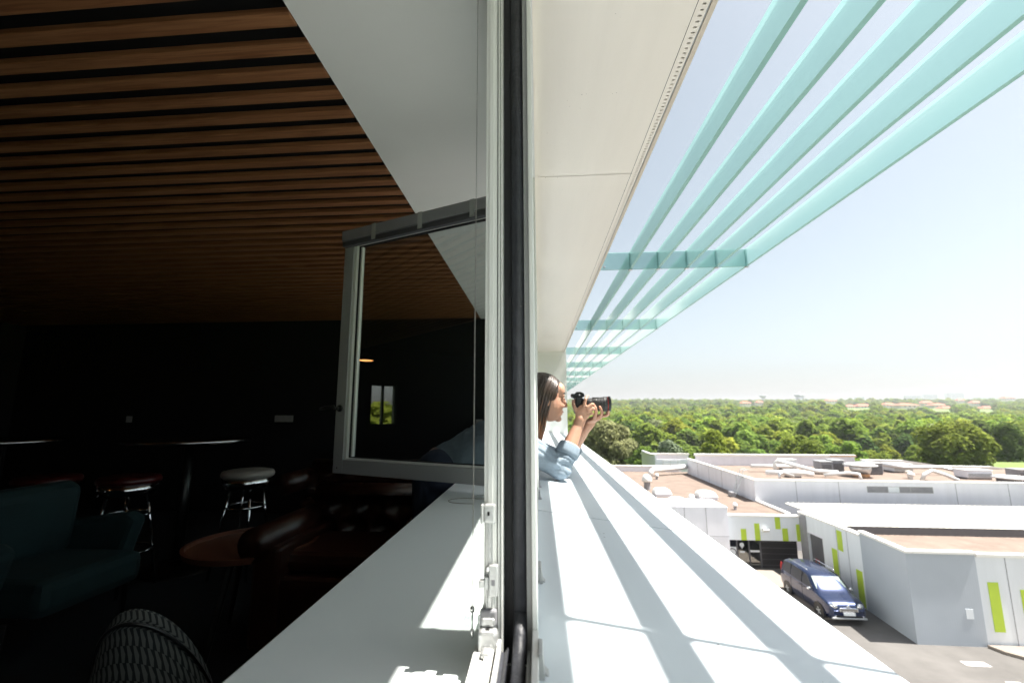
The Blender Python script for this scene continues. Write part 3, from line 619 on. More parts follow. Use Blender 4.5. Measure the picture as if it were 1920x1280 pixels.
PR = -5.75
def duct(path, r, label, mt='duct_white', name='air_duct'):
    o = MB().tube(path, r, 14).build(name, mt, None, smooth=True, origin=path[0]); return tag(o, label, 'duct', 'air ducts on the plant roof')
duct([(20.4, 46.0, PR + .55), (24.3, 46.3, PR + .55)], .17, 'straight white duct at the back left of the plant roof')
duct([(19.2, 40.6, PR + .62), (22.3, 40.7, PR + .62), (23.0, 40.7, PR + .5)], .2, 'thick white duct just behind the left end of the front parapet')
duct([(22.0, 44.8, PR + .1), (22.0, 44.8, PR + .95), (22.3, 44.8, PR + 1.2), (24.6, 43.0, PR + .5), (26.2, 42.6, PR + .45)], .17, 'white duct with a raised elbow left of the grey units')
duct([(24.6, 41.9, PR + .3), (26.4, 41.6, PR + .55), (27.0, 41.2, PR + .5), (27.0, 41.0, PR)], .13, 'short curved white duct in front of the grey units')
duct([(31.6, 47.6, PR + .9), (34.2, 46.0, PR + .55), (36.6, 45.0, PR + .7), (38.4, 43.6, PR + .2)], .16, 'long pale duct snaking right of the grey units', 'galv')
duct([(32.2, 41.6, PR + .0), (32.5, 41.6, PR + .5), (33.2, 41.7, PR + .8), (34.0, 41.5, PR + .5), (34.6, 41.0, PR + .1)], .15, 'arched pale duct behind the parapet right of the strip window', 'duct_white')
duct([(19.4, 38.9, PR + .3), (19.4, 38.9, PR + .75), (19.7, 39.0, PR + .85), (20.8, 39.5, PR + .5)], .11, 'small silver duct elbow by the top of the ladder', 'galv')
def unit(x, y, w, d, h, label, mt='unit_grey'):
    t = thing('ventilation_unit', label, 'ventilation unit', (x, y, PR), 'ventilation units on the plant roof')
    B(x, x + w, y, y + d, PR + .12, PR + h).build('casing', mt, t, bevel=.03); B(x + .05, x + w - .05, y + .05, y + d - .05, PR, PR + .118).build('feet', 'clad_dark', t)
    n = max(3, int(h / .16))
    for k in range(n - 1): B(x + .08, x + w - .08, y - .03, y - .001, PR + .2 + k * (h - .28) / n, PR + .2 + (k + .55) * (h - .28) / n).build('grille_blade', 'clad_dark' if mt == 'unit_grey' else 'frame_grey', t)
    B(x - .04, x + w + .04, y - .04, y + d + .04, PR + h + .001, PR + h + .07).build('lid', 'duct_white' if mt != 'unit_grey' else 'galv', t, bevel=.015)
unit(26.0, 44.6, 1.0, 1.2, 1.12, 'dark grey unit at the left of the rooftop cluster'); unit(27.4, 45.2, 1.0, 1.2, 1.2, 'middle grey unit behind the copper-based cowl'); unit(30.0, 44.8, 1.5, 1.3, 1.0, 'dark grey unit at the right of the rooftop cluster')
unit(33.6, 46.5, 1.8, 1.4, .75, 'low pale unit behind the arched duct', 'clad_white'); unit(36.6, 42.5, 2.0, 1.3, .72, 'pale box unit left of the flat round cover', 'clad_lilac'); unit(41.2, 43.0, 1.1, 1.2, .75, 'dark upright unit right of the flat round cover'); unit(42.9, 43.2, 1.6, 1.3, .7, 'pale unit at the right edge of the plant roof', 'clad_lilac'); unit(21.9, 42.3, 1.1, .9, .55, 'low white box between the white ducts', 'clad_white'); unit(24.2, 47.8, 1.4, .9, .95, 'small white unit at the back parapet', 'clad_white')
t = thing('extract_cowl', 'wide silver extract cowl on a copper base amid grey units', 'vent', (28.6, 43.4, PR))
m = MB(); m.lathe([(.62, 0), (.62, .3)], (28.6, 43.4, PR), 18); m.build('base', 'copper', t)
m = MB(); m.lathe([(.64, .301), (.78, .62), (.8, .98), (.74, 1.0)], (28.6, 43.4, PR), 20); m.build('drum', 'galv', t, smooth=True)
m = MB(); m.lathe([(1.25, 1.001), (1.28, 1.05), (.9, 1.16), (.1, 1.2)], (28.6, 43.4, PR), 22); m.build('cap', 'duct_white', t, smooth=True)
t = thing('round_cover', 'flat round white cover near the right end of the plant roof', 'cover', (38.4, 40.6, PR))
m = MB(); m.lathe([(1.25, .38), (1.3, .44), (1.05, .54), (.05, .58)], (38.4, 40.6, PR), 26); m.build('disc', 'dome', t, smooth=True)
m = MB(); m.lathe([(1.0, 0), (1.0, .379)], (38.4, 40.6, PR), 22); m.build('drum', 'clad_dark', t)
for i, (x, y, lab) in enumerate([(25.0, 47.0, 'small white cowl left of the back units'), (31.1, 41.2, 'bright white cowl in front of the right units'), (32.0, 42.6, 'beige topped cowl right of the bright white one'), (24.9, 45.6, 'round white cowl beside the raised duct elbow')]):
    t = thing('roof_cowl', lab, 'vent', (x, y, PR), 'small cowls on the plant roof')
    m = MB(); m.lathe([(.13, 0), (.13, .42)], (x, y, PR), 12); m.build('pipe', 'galv', t)
    m = MB(); m.ell((x, y, PR + .52), (.27, .27, .17)); m.build('head', 'duct_white' if i != 2 else 'soffit_trim', t, smooth=True)

# ------------------------------------------------------------------ the van
M['car_paint'] = mat('dark_blue_metallic', (.012, .024, .075), .25, .5, var=.05, vscale=20, coat=.9)
M['tyre'] = mat('tyre_rubber', (.018, .018, .018), .8); M['lamp'] = glass('lamp_glass', (.8, .8, .8), 1.5, lo=.25, rough=.05)
M['screen'] = mat('windscreen_glass', (.16, .21, .20), .04, spec=.9, coat=1.0)
van = thing('parked_van', 'dark blue tall car parked beside the lime green panelled wall', 'car', (14.55, 26.2, G))
van['_base'] = [0, 0, 0]
# local frame: nose at -Y, origin under the middle
ST = [(-2.18, .30, .62, .62, .70), (-2.12, .24, .80, .80, .80), (-1.95, .22, .93, .95, .86), (-1.55, .20, 1.02, 1.06, .895), (-1.18, .20, 1.08, 1.14, .90), (-.62, .20, 1.12, 1.60, .905), (-.35, .20, 1.13, 1.72, .91), (.2, .20, 1.14, 1.80, .91), (1.0, .20, 1.15, 1.80, .91), (1.75, .21, 1.15, 1.77, .90), (2.08, .24, 1.12, 1.70, .88), (2.17, .34, 1.05, 1.58, .85)]
m = MB(); rows = []
for y, zb_, zbelt, ztop, w in ST:
    has = ztop - zbelt > .15; wr = w * (.80 if has else .9)
    pts = [(w * .86, zb_), (w * .97, zb_ + .10), (w, (zb_ + zbelt) / 2), (w * .985, zbelt - .05), (w * .965, zbelt)]
    if has: pts += [(w * .92, zbelt + (ztop - zbelt) * .5), (wr, ztop - .10), (wr * .86, ztop - .025)]
    else: pts += [(w * .90, zbelt + (ztop - zbelt) * .4 + .01), (w * .78, ztop - .0), (w * .6, ztop + .012)]
    pts += [(w * .3, ztop + .02 if not has else ztop + .005), (0, ztop + .025 if not has else ztop + .012)]
    rows.append([(x, y, z) for x, z in pts] + [(-x, y, z) for x, z in pts[-2::-1]])
nr = len(rows[0]); m.add([v for r_ in rows for v in r_], [(i*nr+k, i*nr+k+1, (i+1)*nr+k+1, (i+1)*nr+k) for i in range(len(rows)-1) for k in range(nr-1)] + [tuple(range(nr)), tuple(range((len(rows)-1)*nr, len(rows)*nr))[::-1]] + [((i+1)*nr, i*nr, i*nr+nr-1, (i+1)*nr+nr-1) for i in range(len(rows)-1)])
body = m.build('body', 'car_paint', van, smooth=True)
sb = body.modifiers.new('sub', 'SUBSURF'); sb.levels = 2; sb.render_levels = 2
def quad_patch(name, pts, mt, t=.012, sm=False):
    c = [Vector(p) for p in pts]; nrm = (c[1] - c[0]).cross(c[-1] - c[0]).normalized()
    n = len(c); mm = MB().add([p - nrm * .03 for p in c] + [p + nrm * t for p in c], [tuple(range(n))[::-1], tuple(range(n, 2*n))] + [(i, (i+1) % n, n + (i+1) % n, n + i) for i in range(n)])
    return mm.build(name, mt, van, bevel=.008)
quad_patch('windscreen', [(.76, -1.14, 1.115), (-.76, -1.14, 1.115), (-.66, -.50, 1.625), (.66, -.50, 1.625)], 'screen', .03)
for sx in (1, -1):
    f = (lambda p: p) if sx == -1 else (lambda p: p[::-1])
    def side(pts, nm='side_window'): quad_patch(nm, f([(sx * x, y, z) for x, y, z in pts]), 'dark_glass', .014)
    side([(.868, -.95, 1.15), (.868, -.05, 1.16), (.765, -.05, 1.67), (.77, -.38, 1.64)])
    side([(.872, .02, 1.16), (.872, .98, 1.17), (.762, .98, 1.71), (.765, .02, 1.69)])
    side([(.868, 1.06, 1.17), (.862, 1.82, 1.19), (.77, 1.76, 1.67), (.762, 1.06, 1.71)])
    m = MB(); m.ell((sx * .62, -2.02, .80), (.21, .12, .13), rot=Matrix.Rotation(sx * .5, 3, 'Z')); m.build('headlight', 'chrome', van, smooth=True)
    m = MB(); m.ell((sx * .62, -2.15, .40), (.09, .04, .06)); m.build('fog_light', 'chrome', van, smooth=True)
    m = MB(); m.ell((sx * 1.0, -.86, 1.16), (.11, .07, .085)); mir = m.build('mirror', 'chrome', van, smooth=True)
    m = MB(); m.tube([(sx * .66, -.25, 1.83), (sx * .68, -.05, 1.875), (sx * .68, 1.4, 1.885), (sx * .66, 1.6, 1.83)], .022, 8); m.build('roof_rail', 'chrome', van, smooth=True)
    m = MB(); m.ell((sx * .80, 2.1, 1.25), (.06, .05, .28)); m.build('tail_light', 'red', van, smooth=True)
    for wy in (-1.36, 1.42):
        m = MB(); m.lathe([(.2, -.1), (.30, -.105), (.325, -.07), (.325, .07), (.30, .105), (.2, .1)], (sx * .80, wy, .325), 24, axis='x'); wh = m.build('wheel', 'tyre', van, smooth=True)
        m = MB(); m.lathe([(.2, -.101), (.2, .101)], (sx * .80, wy, .325), 20, axis='x'); child(m, 'hub', 'shutter', wh)
        for k in range(5):
            a = k * 2 * math.pi / 5; m = MB(); m.tube([(sx * .905, wy, .325), (sx * .905, wy + .18 * math.cos(a), .325 + .18 * math.sin(a))], .03, 6); child(m, 'spoke', 'zinc', wh)
        m = MB(); m.lathe([(.37, -.02), (.40, -.02), (.40, .02), (.37, .02)], (sx * .895, wy, .325), 24, axis='x'); m.build('wheel_arch', 'black', van)
B(-.42, .42, -2.195, -2.15, .60, .78).build('grille', 'chrome', van, bevel=.02); 
for k in range(3): B(-.38, .38, -2.202, -2.194, .625 + k * .05, .65 + k * .05).build('grille_slot', 'black', van)
B(-.26, .26, -2.215, -2.19, .46, .57).build('number_plate', 'clad_white', van); B(-.78, .78, -2.2, -2.12, .28, .36).build('front_bumper_trim', 'galv', van, bevel=.02); B(-.6, .6, -2.19, -2.13, .37, .45).build('air_intake', 'black', van, bevel=.02)
m = MB(); m.ell((0, -2.16, .83), (.09, .03, .05)); m.build('badge', 'chrome', van, smooth=True)
for sx, a in ((.3, -.25), (-.3, -.3)):
    m = MB(); m.tube([(sx, -1.15, 1.15), (sx - .25, -.93, 1.33)], .012, 6); m.build('wiper', 'black', van)
for sx in (1, -1):
    for yy in (-.02, 1.02): B(sx * .905 - .004, sx * .905 + .006, yy - .006, yy + .006, .32, 1.12).build('door_gap', 'black', van)
    for yy in (-.18, .16): m = MB(); m.ell((sx * .915, yy, 1.02), (.02, .09, .022)); m.build('door_handle', 'black', van, smooth=True)

# ------------------------------------------------------------------ trees
M['leaf_bright'] = leaf_mat('bright_leaves', (.135, .20, .028), (.34, .41, .07), .55, .22)
M['leaf_mid'] = leaf_mat('green_leaves', (.105, .175, .036), (.27, .36, .075), .55, .22)
M['leaf_dark'] = leaf_mat('dark_leaves', (.045, .082, .026), (.12, .18, .05), .35, .15)
M['leaf_grey'] = leaf_mat('grey_green_leaves', (.105, .130, .06), (.33, .36, .18), .35, .1)
M['leaf_silver'] = leaf_mat('silver_leaves', (.13, .17, .10), (.30, .34, .23), .25, .05)

def crown(seed, rx, rz, zc, n, s, lobes=16, lobe_r=.42, up=.35, shape=1.0):
    """leaf cards spread over many lobes; returns MB with the crown around (0,0,zc)"""
    rn = random.Random(seed); m = MB(); L = []
    for i in range(lobes):
        th = rn.uniform(0, 2 * math.pi); ph = math.acos(rn.uniform(-.75, 1)); q = rn.uniform(.45, .78)
        f = 1 - (1 - shape) * max(0, math.cos(ph))
        L.append((Vector((rx*q*math.sin(ph)*math.cos(th)*f, rx*q*math.sin(ph)*math.sin(th)*f, zc + rz*q*math.cos(ph))), rx * lobe_r * rn.uniform(.6, 1.15), rn.uniform(.75, 1.05)))
    for i in range(n):
        c, r, fz = L[rn.randrange(lobes)]
        d = Vector((rn.gauss(0, 1), rn.gauss(0, 1), rn.gauss(.25, 1))).normalized(); p = c + Vector((d.x, d.y, d.z * fz)) * r * (1 - .55 * rn.random() ** 2.2)
        nn = (d + Vector((rn.gauss(0, .55), rn.gauss(0, .55), rn.gauss(up + .45, .5)))).normalized()
        a = nn.cross(Vector((rn.gauss(0, 1), rn.gauss(0, 1), rn.gauss(0, 1)))).normalized(); b = nn.cross(a); k = s * rn.uniform(.6, 1.35)
        a *= k; b *= k * .75; bend = nn * k * .25
        m.add([p - a - bend, p - b, p + a - bend, p + b], [(0, 1, 2, 3)])
    return m
def trunk_mb(seed, h, r, reach, zc, n=5):
    rn = random.Random(seed); m = MB()
    m.tube([(0, 0, -.6), (rn.uniform(-.1, .1), rn.uniform(-.1, .1), h * .35), (rn.uniform(-.25, .25), rn.uniform(-.25, .25), h * .7), (rn.uniform(-.3, .3), rn.uniform(-.3, .3), h)], [r * 1.25, r, r * .65, r * .25], 8)
    for i in range(n):
        a = i * 2 * math.pi / n + rn.uniform(-.4, .4); z0 = h * rn.uniform(.3, .6)
        m.tube([(0, 0, z0), (reach*.35*math.cos(a), reach*.35*math.sin(a), z0 + h*.15), (reach*.75*math.cos(a), reach*.75*math.sin(a), zc + rn.uniform(0, .2) * h)], [r * .45, r * .3, r * .08], 6)
    return m
def tree(name, label, cat, x, y, z, cr, tr_, leaf, group=None, rz=0, scale=1):
    t = thing(name, label, cat, (x, y, z), group, rz or .01); t.scale = (scale,) * 3
    tr_.build('trunk', 'bark', t, smooth=True); cr.build('crown', leaf, t); return t
tree('willow_tree', 'dense grey-green tree rising behind the sill under the camera lens', 'tree', 9.0, 60, -10, crown(1, 3.7, 5.3, 4.9, 11000, .26, 34, .34, .1), trunk_mb(1, 8, .35, 2.5, 5), 'leaf_grey')
tree('spreading_tree', 'large broad rounded tree standing alone at the right', 'tree', 63.5, 75, -9.5, crown(2, 6.7, 5.0, 4.6, 14000, .33, 40, .32, .5), trunk_mb(2, 7.5, .45, 4, 5), 'leaf_mid', scale=.83)
tree('dark_tree', 'dark green tree at the right edge behind the broad tree', 'tree', 83, 88, -8.5, crown(3, 6.0, 6.0, 4.4, 9000, .33, 26, .36, .1), trunk_mb(3, 8, .4, 3, 5), 'leaf_dark', 'dark trees at the right edge', scale=.62)
tree('silver_tree', 'small silvery tree at the left end of the wood', 'tree', 23.3, 84, -13.2, crown(4, 3.0, 4.3, 4.3, 5000, .24, 16, .4, .2, .5), trunk_mb(4, 6.5, .25, 2, 4), 'leaf_silver')
tree('dark_tree', 'dark conifer-like tree between the broad tree and the picture edge', 'tree', 77, 92, -8.5, crown(5, 4.2, 5.6, 4.6, 7000, .3, 22, .36, .0, .6), trunk_mb(5, 8, .35, 2, 5), 'leaf_dark', 'dark trees at the right edge', scale=.68)
# first row of the wood: single trees with parts, four kinds copied
protos = []
KIND = [('rounded bright green tree in the front row of the wood', 'leaf_bright', 11), ('tall mid green tree in the front row of the wood', 'leaf_mid', 12), ('loose yellow-green tree in the front row of the wood', 'leaf_bright', 13), ('dense deep green tree in the front row of the wood', 'leaf_dark', 14)]
for i, (lab, lf, sd) in enumerate(KIND):
    protos.append((crown(sd, 4.4 + .4 * (i % 3), 4.6 + .6 * (i == 1), 5.6, 4200, .34, 22 + 3 * i, .34 + .03 * (i % 2), .3), trunk_mb(sd, 8, .32, 3, 5), lf, lab))
rn = random.Random(8); made = [None] * 4; spots = []
x = 16.0
while x < 122:
    for j in range(3):
        yy = 82 + j * 11 + rn.uniform(-4, 4) + (6 if x > 56 else 0); xx = x + j * 2.2 + rn.uniform(-2, 2)
        if abs(xx - 23.3) < 4 and yy < 90: continue
        if 50 < xx < 100 and yy < 106: continue
        spots.append((xx * (1 + .1 * j), yy))
    x += rn.uniform(5.2, 7.2)
spots = sorted([q for q in spots if q[0] / q[1] < 1.04], key=lambda q: q[0] / q[1]); cnt = [0] * 4
ORD = ['first', 'second', 'third', 'fourth', 'fifth', 'sixth', 'seventh', 'eighth', 'ninth', 'tenth', 'eleventh', 'twelfth', 'thirteenth', 'fourteenth', 'fifteenth', 'sixteenth', 'seventeenth', 'eighteenth', 'nineteenth', 'twentieth']
for (xx, yy) in spots:
    k = rn.choices([0, 1, 2, 3], [5, 3, 5, 1])[0]; s_ = rn.uniform(.58, .86); z = hgt(xx, yy) - .2
    lab = ORD[cnt[k]] + ' from left of the ' + protos[k][3].split(' tree')[0] + " trees in the wood's front row"; cnt[k] += 1
    if made[k] is None:
        made[k] = tree('broadleaf_tree', lab, 'tree', xx, yy, z, protos[k][0], protos[k][1], protos[k][2], 'front row trees', rn.uniform(0, 6), s_)
    else: dup(made[k], (xx, yy, z), rn.uniform(0, 6), label=lab, scale=(s_, s_, s_ * rn.uniform(.9, 1.12)))
# hedge of low shrubs and a strip of meadow near the broad tree come with the grass; the tree seen in the sash reflection:
tree('garden_tree', 'green tree outside the small window, seen reflected in the sash', 'tree', -24, -8.2, -10, crown(21, 3.6, 4.6, 6.6, 4000, .3, 18, .38, .3), trunk_mb(21, 8.5, .3, 2.5, 6), 'leaf_bright')

# the wood beyond: one mass of instanced crowns
src = bpy.data.collections.new('wood_sources')
srcs = []
for i, (lf, rx, rz_) in enumerate([('leaf_mid', 4.6, 4.6), ('leaf_bright', 5.0, 4.2), ('leaf_mid', 4.2, 5.4), ('leaf_dark', 4.4, 4.6), ('leaf_bright', 4.2, 4.8), ('leaf_grey', 4.4, 4.4)]):
    me_o = crown(50 + i, rx, rz_, 6.2, 1500, .55, 15, .42, .3).build('wood_crown', lf); COL.objects.unlink(me_o); src.objects.link(me_o); srcs.append(me_o)
HOUSES = [(1398, 757, 1150, 14, 'pale far house left of the mushroom water tower'), (1425, 756, 1200, 10, 'small red roofed far house below the mushroom water tower'), (1560, 753, 1350, 15, 'red roofed far house just right of the tall tower'), (1594, 763, 1050, 12, 'small red roofed far house below and right of the tall tower'), (1618, 762, 1050, 20, 'long red roofed far house in the middle of the ridge'),
        (1666, 760, 1000, 16, 'pale roofed far house left of the biggest red roof'), (1698, 761, 950, 26, 'far house with the biggest pinkish red roof'), (1738, 757, 1150, 16, 'far house between the biggest red roof and the left apartment blocks'), (1758, 761, 1000, 20, 'pale far house under the left apartment blocks'), (1774, 766, 900, 18, 'low red roofed far house under the right apartment blocks'), (1850, 766, 900, 18, 'red roofed far house above the broad tree'), (1893, 749, 1500, 14, 'red roofed far house at the right end of the ridge'), (1802, 753, 1300, 9, 'small white far house in front of the right blocks'), (1830, 757, 1150, 13, 'grey-pink far house right of the right blocks')]
def at_px(px, Y):
    """X of the compass direction that a house has on the far ridge, at distance Y"""
    ca, sa_ = math.cos(R(4.76)), math.sin(R(4.76)); u = (px - 940) / 830; f = math.cos(R(8.97)) + (131 / 830) * math.sin(R(8.97)); return Y * (-sa_ * f + u * ca) / (ca * f + u * sa_)
def ZP(py, Y): return (771 - py) / 830 * Y
LOTS = [(at_px(px, 1), Y, wpx / 830 * .75 + .004, ZP(py + 4, Y)) for px, py, Y, wpx, lab in HOUSES]
rn = random.Random(77); pts = []; scl = []; idx = []; rot = []
def addp(x, y, s_):
    pts.append((x, y, hgt(x, y) - .5)); scl.append(s_); rot.append(rn.uniform(0, 6.28))
    patch = noise.noise(Vector((x / 70, y / 70, 9)))
    w = [4, 3 + 5 * max(0, patch), 3, 1.2 + 5 * max(0, -patch), 2, .7]
    idx.append(rn.choices(range(6), w)[0])
y = 112.0
while y < 2250:
    st = 6.2 if y < 260 else 7.5 if y < 600 else 10 if y < 1100 else 14
    x = -.28 * y - 20
    while x < 1.28 * y + 30:
        xx, yy = x + rn.uniform(-.45, .45) * st, y + rn.uniform(-.45, .45) * st
        clear = noise.noise(Vector((xx / 160, yy / 160, 21)))
        if not (yy > 1100 and clear > .35) and not (xx > 52 and yy < 125):
            s_ = rn.choice((.7, .85, 1, 1, 1.15, 1.35)) * (1 if y < 600 else 1.12 if y < 1100 else 1.3); top = hgt(xx, yy) + 11 * s_
            if not any(abs(xx / yy - lx) < lw and yy < lY + 12 and top / yy > lz / lY for lx, lY, lw, lz in LOTS): addp(xx, yy, s_)
        x += st
    y += st * .9
me = bpy.data.meshes.new('forest'); me.from_pydata(pts, [], [])
for nm, ty, dat in [('sc', 'FLOAT', scl), ('ro', 'FLOAT', rot), ('ix', 'INT', idx)]:
    at = me.attributes.new(nm, ty, 'POINT'); at.data.foreach_set('value', dat)
fo = bpy.data.objects.new('forest', me); COL.objects.link(fo); tag(fo, 'wide green wood covering the far slope to the horizon', 'forest', kind='stuff')
ng = bpy.data.node_groups.new('forest_scatter', 'GeometryNodeTree'); ng.interface.new_socket('Geometry', in_out='INPUT', socket_type='NodeSocketGeometry'); ng.interface.new_socket('Geometry', in_out='OUTPUT', socket_type='NodeSocketGeometry')
N = ng.nodes; Lk = ng.links; gi = N.new('NodeGroupInput'); go = N.new('NodeGroupOutput'); ip = N.new('GeometryNodeInstanceOnPoints'); ci = N.new('GeometryNodeCollectionInfo')
ci.inputs['Collection'].default_value = src; ci.inputs['Separate Children'].default_value = True; ci.inputs['Reset Children'].default_value = True
def attr(nm, ty):
    a = N.new('GeometryNodeInputNamedAttribute'); a.data_type = ty; a.inputs['Name'].default_value = nm; return a.outputs['Attribute']
cx = N.new('ShaderNodeCombineXYZ'); Lk.new(attr('ro', 'FLOAT'), cx.inputs[2])
Lk.new(gi.outputs[0], ip.inputs['Points']); Lk.new(ci.outputs[0], ip.inputs['Instance']); ip.inputs['Pick Instance'].default_value = True
Lk.new(attr('ix', 'INT'), ip.inputs['Instance Index']); Lk.new(cx.outputs[0], ip.inputs['Rotation']); Lk.new(attr('sc', 'FLOAT'), ip.inputs['Scale']); Lk.new(ip.outputs[0], go.inputs[0])
md = fo.modifiers.new('scatter', 'NODES'); md.node_group = ng

# ------------------------------------------------------------------ the town on the far ridge
M['tile'] = mat('red_roof_tiles', (.40, .115, .06), .85, var=.2, vscale=.4); M['house'] = mat('pale_house_wall', (.66, .60, .52), .9, var=.08, vscale=.2); M['tower'] = mat('pale_concrete', (.50, .52, .55), .9, var=.06, vscale=.1); M['far_window'] = mat('far_window_glass', (.08, .09, .11), .2)
def house(px, Y, w, h, ztop, label):
    x = at_px(px, Y); d = w * .7; z0 = ztop - h
    t = thing('far_house', label, 'house', (x, Y, z0), 'houses on the far ridge')
    B(x - w/2, x + w/2, Y - d/2, Y + d/2, z0 - 12, z0 + h * .55).build('wall', 'house', t)
    m = MB(); e = w * .06; zr = z0 + h * .55; m.add([(x-w/2-e, Y-d/2-e, zr), (x+w/2+e, Y-d/2-e, zr), (x+w/2+e, Y+d/2+e, zr), (x-w/2-e, Y+d/2+e, zr), (x-w*.25, Y, ztop), (x+w*.25, Y, ztop)], [(0,1,5,4), (1,2,5), (2,3,4,5), (3,0,4), (3,2,1,0)]); m.build('roof', 'tile', t)
    for k in range(3): B(x - w*.3 + k*w*.25, x - w*.3 + k*w*.25 + w*.1, Y - d/2 - .05, Y - d/2 + .02, z0 + h*.2, z0 + h*.42).build('window', 'far_window', t)
for px, py, Y, wpx, lab in HOUSES:
    house(px, Y, wpx / 830 * Y * 1.15, 7.5 * Y / 1000 + 2, ZP(py - 4, Y), lab)
def block(px0, px1, py, Y, label):
    x0, x1 = at_px(px0, Y), at_px(px1, Y); zt = ZP(py, Y); zb_ = zt - 24
    t = thing('apartment_block', label, 'apartment block', ((x0 + x1)/2, Y, zb_), 'apartment blocks on the ridge')
    B(x0, x1, Y, Y + 14, zb_ - 10, zt).build('wall', 'tower', t)
    B(x0 + (x1-x0)*.3, x0 + (x1-x0)*.5, Y + 3, Y + 9, zt, zt + 3).build('roof_cabin', 'tower', t)
    n = max(4, int((x1 - x0) / 6)); fl = 6
    m = MB()
    for i in range(n):
        for j in range(fl):
            wx = x0 + (i + .3) * (x1 - x0) / n; B(wx, wx + (x1-x0)/n*.45, Y - .15, Y + .05, zt - 3.2 - j*3.4, zt - 1.6 - j*3.4).build('window', 'far_window', t)
for a, b, py, lab in [(1476, 1487, 751, 'low far block left of the tall tower'), (1572, 1590, 750, 'far apartment block right of the tall tower'), (1608, 1624, 746, 'single far apartment block in the middle of the ridge'), (1702, 1732, 744, 'wide pale block at the left of the apartment group'), (1737, 1762, 742, 'pale apartment block in the middle of the group'), (1780, 1812, 740, 'largest and tallest far apartment block'), (1830, 1868, 747, 'long low far block right of the tallest block'), (1872, 1896, 745, 'pale far block near the right end of the ridge')]: block(a, b, py, 2350, lab)
x = at_px(1433, 1700); zt = ZP(743, 1700); t = thing('water_tower', 'mushroom-shaped water tower on the ridge', 'water tower', (x, 1700, zt - 40))
m = MB(); m.lathe([(4, -45), (3.2, -12)], (x, 1700, zt), 16); m.build('shaft', 'tower', t, smooth=True)
m = MB(); m.lathe([(3.2, -12), (12, -2.5), (12.6, 0), (11.5, .8), (1, 1.4)], (x, 1700, zt), 24); m.build('bowl', 'tower', t, smooth=True)
x = at_px(1502, 1700); zt = ZP(741, 1700); t = thing('tall_tower', 'tall pale cylindrical tower with a wider dark top on the ridge', 'water tower', (x, 1700, zt - 40))
m = MB(); m.lathe([(12.5, -50), (12.5, -9)], (x, 1700, zt), 24); m.build('shaft', 'tower', t, smooth=True)
m = MB(); m.lathe([(12.5, -9), (16, -6), (16, -1), (13, 0), (3, .5), (2.5, 5), (.5, 8)], (x, 1700, zt), 24); m.build('head', 'tower', t, smooth=True)
for k in range(8):
    a = k * math.pi / 4; B(x + 12.7*math.cos(a) - .6, x + 12.7*math.cos(a) + .6, 1700 + 12.7*math.sin(a) - .6, 1700 + 12.7*math.sin(a) + .6, zt - 45, zt - 9).build('rib', 'tower', t)

# ------------------------------------------------------------------ dark lounge inside
M['teal'] = mat('teal_velvet', (.008, .030, .033), .85, var=.15, vscale=7); M['leather'] = mat('brown_leather', (.030, .010, .006), .32, var=.3, vscale=8, bump=.1, bscale=120); M['seat_red'] = mat('dark_red_vinyl', (.06, .006, .006), .35)
M['seat_white'] = mat('cream_vinyl', (.36, .35, .31), .4); M['orange_top'] = mat('orange_table_top', (.15, .06, .035), .35, var=.1, vscale=5); M['table_dark'] = mat('black_table_top', (.012, .012, .013), .25); M['socket'] = mat('grey_socket_plate', (.40, .40, .40), .4)
M['hide'] = mat('dark_steel', (.05, .05, .05), .35, .8)
def stool(x, y, label, top, first=None):
    t = thing('bar_stool', label, 'stool', (x, y, FL), 'bar stools'); H = .77
    m = MB(); m.lathe([(.17, H - .055), (.185, H - .05), (.19, H - .03), (.18, H - .008), (.14, H), (.01, H + .003)], (x, y, FL), 28); m.build('seat', top, t, smooth=True)
    m = MB(); m.lathe([(.165, H - .13), (.176, H - .128), (.176, H - .058), (.165, H - .056)], (x, y, FL), 28); m.build('chrome_band', 'chrome', t, smooth=True)
    for k in range(4):
        a = math.pi / 4 + k * math.pi / 2; m = MB(); m.tube([(x + .11*math.cos(a), y + .11*math.sin(a), FL + H - .13), (x + .15*math.cos(a), y + .15*math.sin(a), FL + .4), (x + .21*math.cos(a), y + .21*math.sin(a), FL)], .011, 8); m.build('leg', 'chrome', t, smooth=True)
    for z, r_ in ((.50, .145), (.26, .178)):
        m = MB(); m.tube([(x + r_*math.cos(i*math.pi/14), y + r_*math.sin(i*math.pi/14), FL + z) for i in range(29)], .009, 8); m.build('ring', 'chrome', t, smooth=True)
stool(-2.28, 3.42, 'bar stool with cream seat and chrome band', 'seat_white'); stool(-2.93, 3.06, 'dark red bar stool in front of the pedestal table', 'seat_red'); stool(-3.5, 3.0, 'dark red bar stool behind the teal armchair', 'seat_red')
for x, y, lab in [(-2.86, 3.5, 'high round black table with a metal pedestal'), (-4.35, 3.3, 'high round table at the left edge of the picture')]:
    t = thing('bar_table', lab, 'table', (x, y, FL), 'high tables')
    m = MB(); m.lathe([(.43, .965), (.45, .975), (.45, .995), (.43, 1.0)], (x, y, FL), 36); m.build('top', 'table_dark', t, smooth=False)
    m = MB(); m.lathe([(.451, .972), (.4555, .972), (.4555, .998), (.451, .998)], (x, y, FL), 36); m.build('metal_rim', 'steel', t, smooth=True)
    m = MB(); m.lathe([(.04, .02), (.035, .96)], (x, y, FL), 16); m.build('post', 'hide', t, smooth=True)
    m = MB(); m.lathe([(.28, 0), (.27, .012), (.06, .025)], (x, y, FL), 28); m.build('base', 'hide', t, smooth=True)
t = thing('coffee_table', 'low round orange-brown table beside the leather sofa', 'table', (-1.6, 2.5, FL))
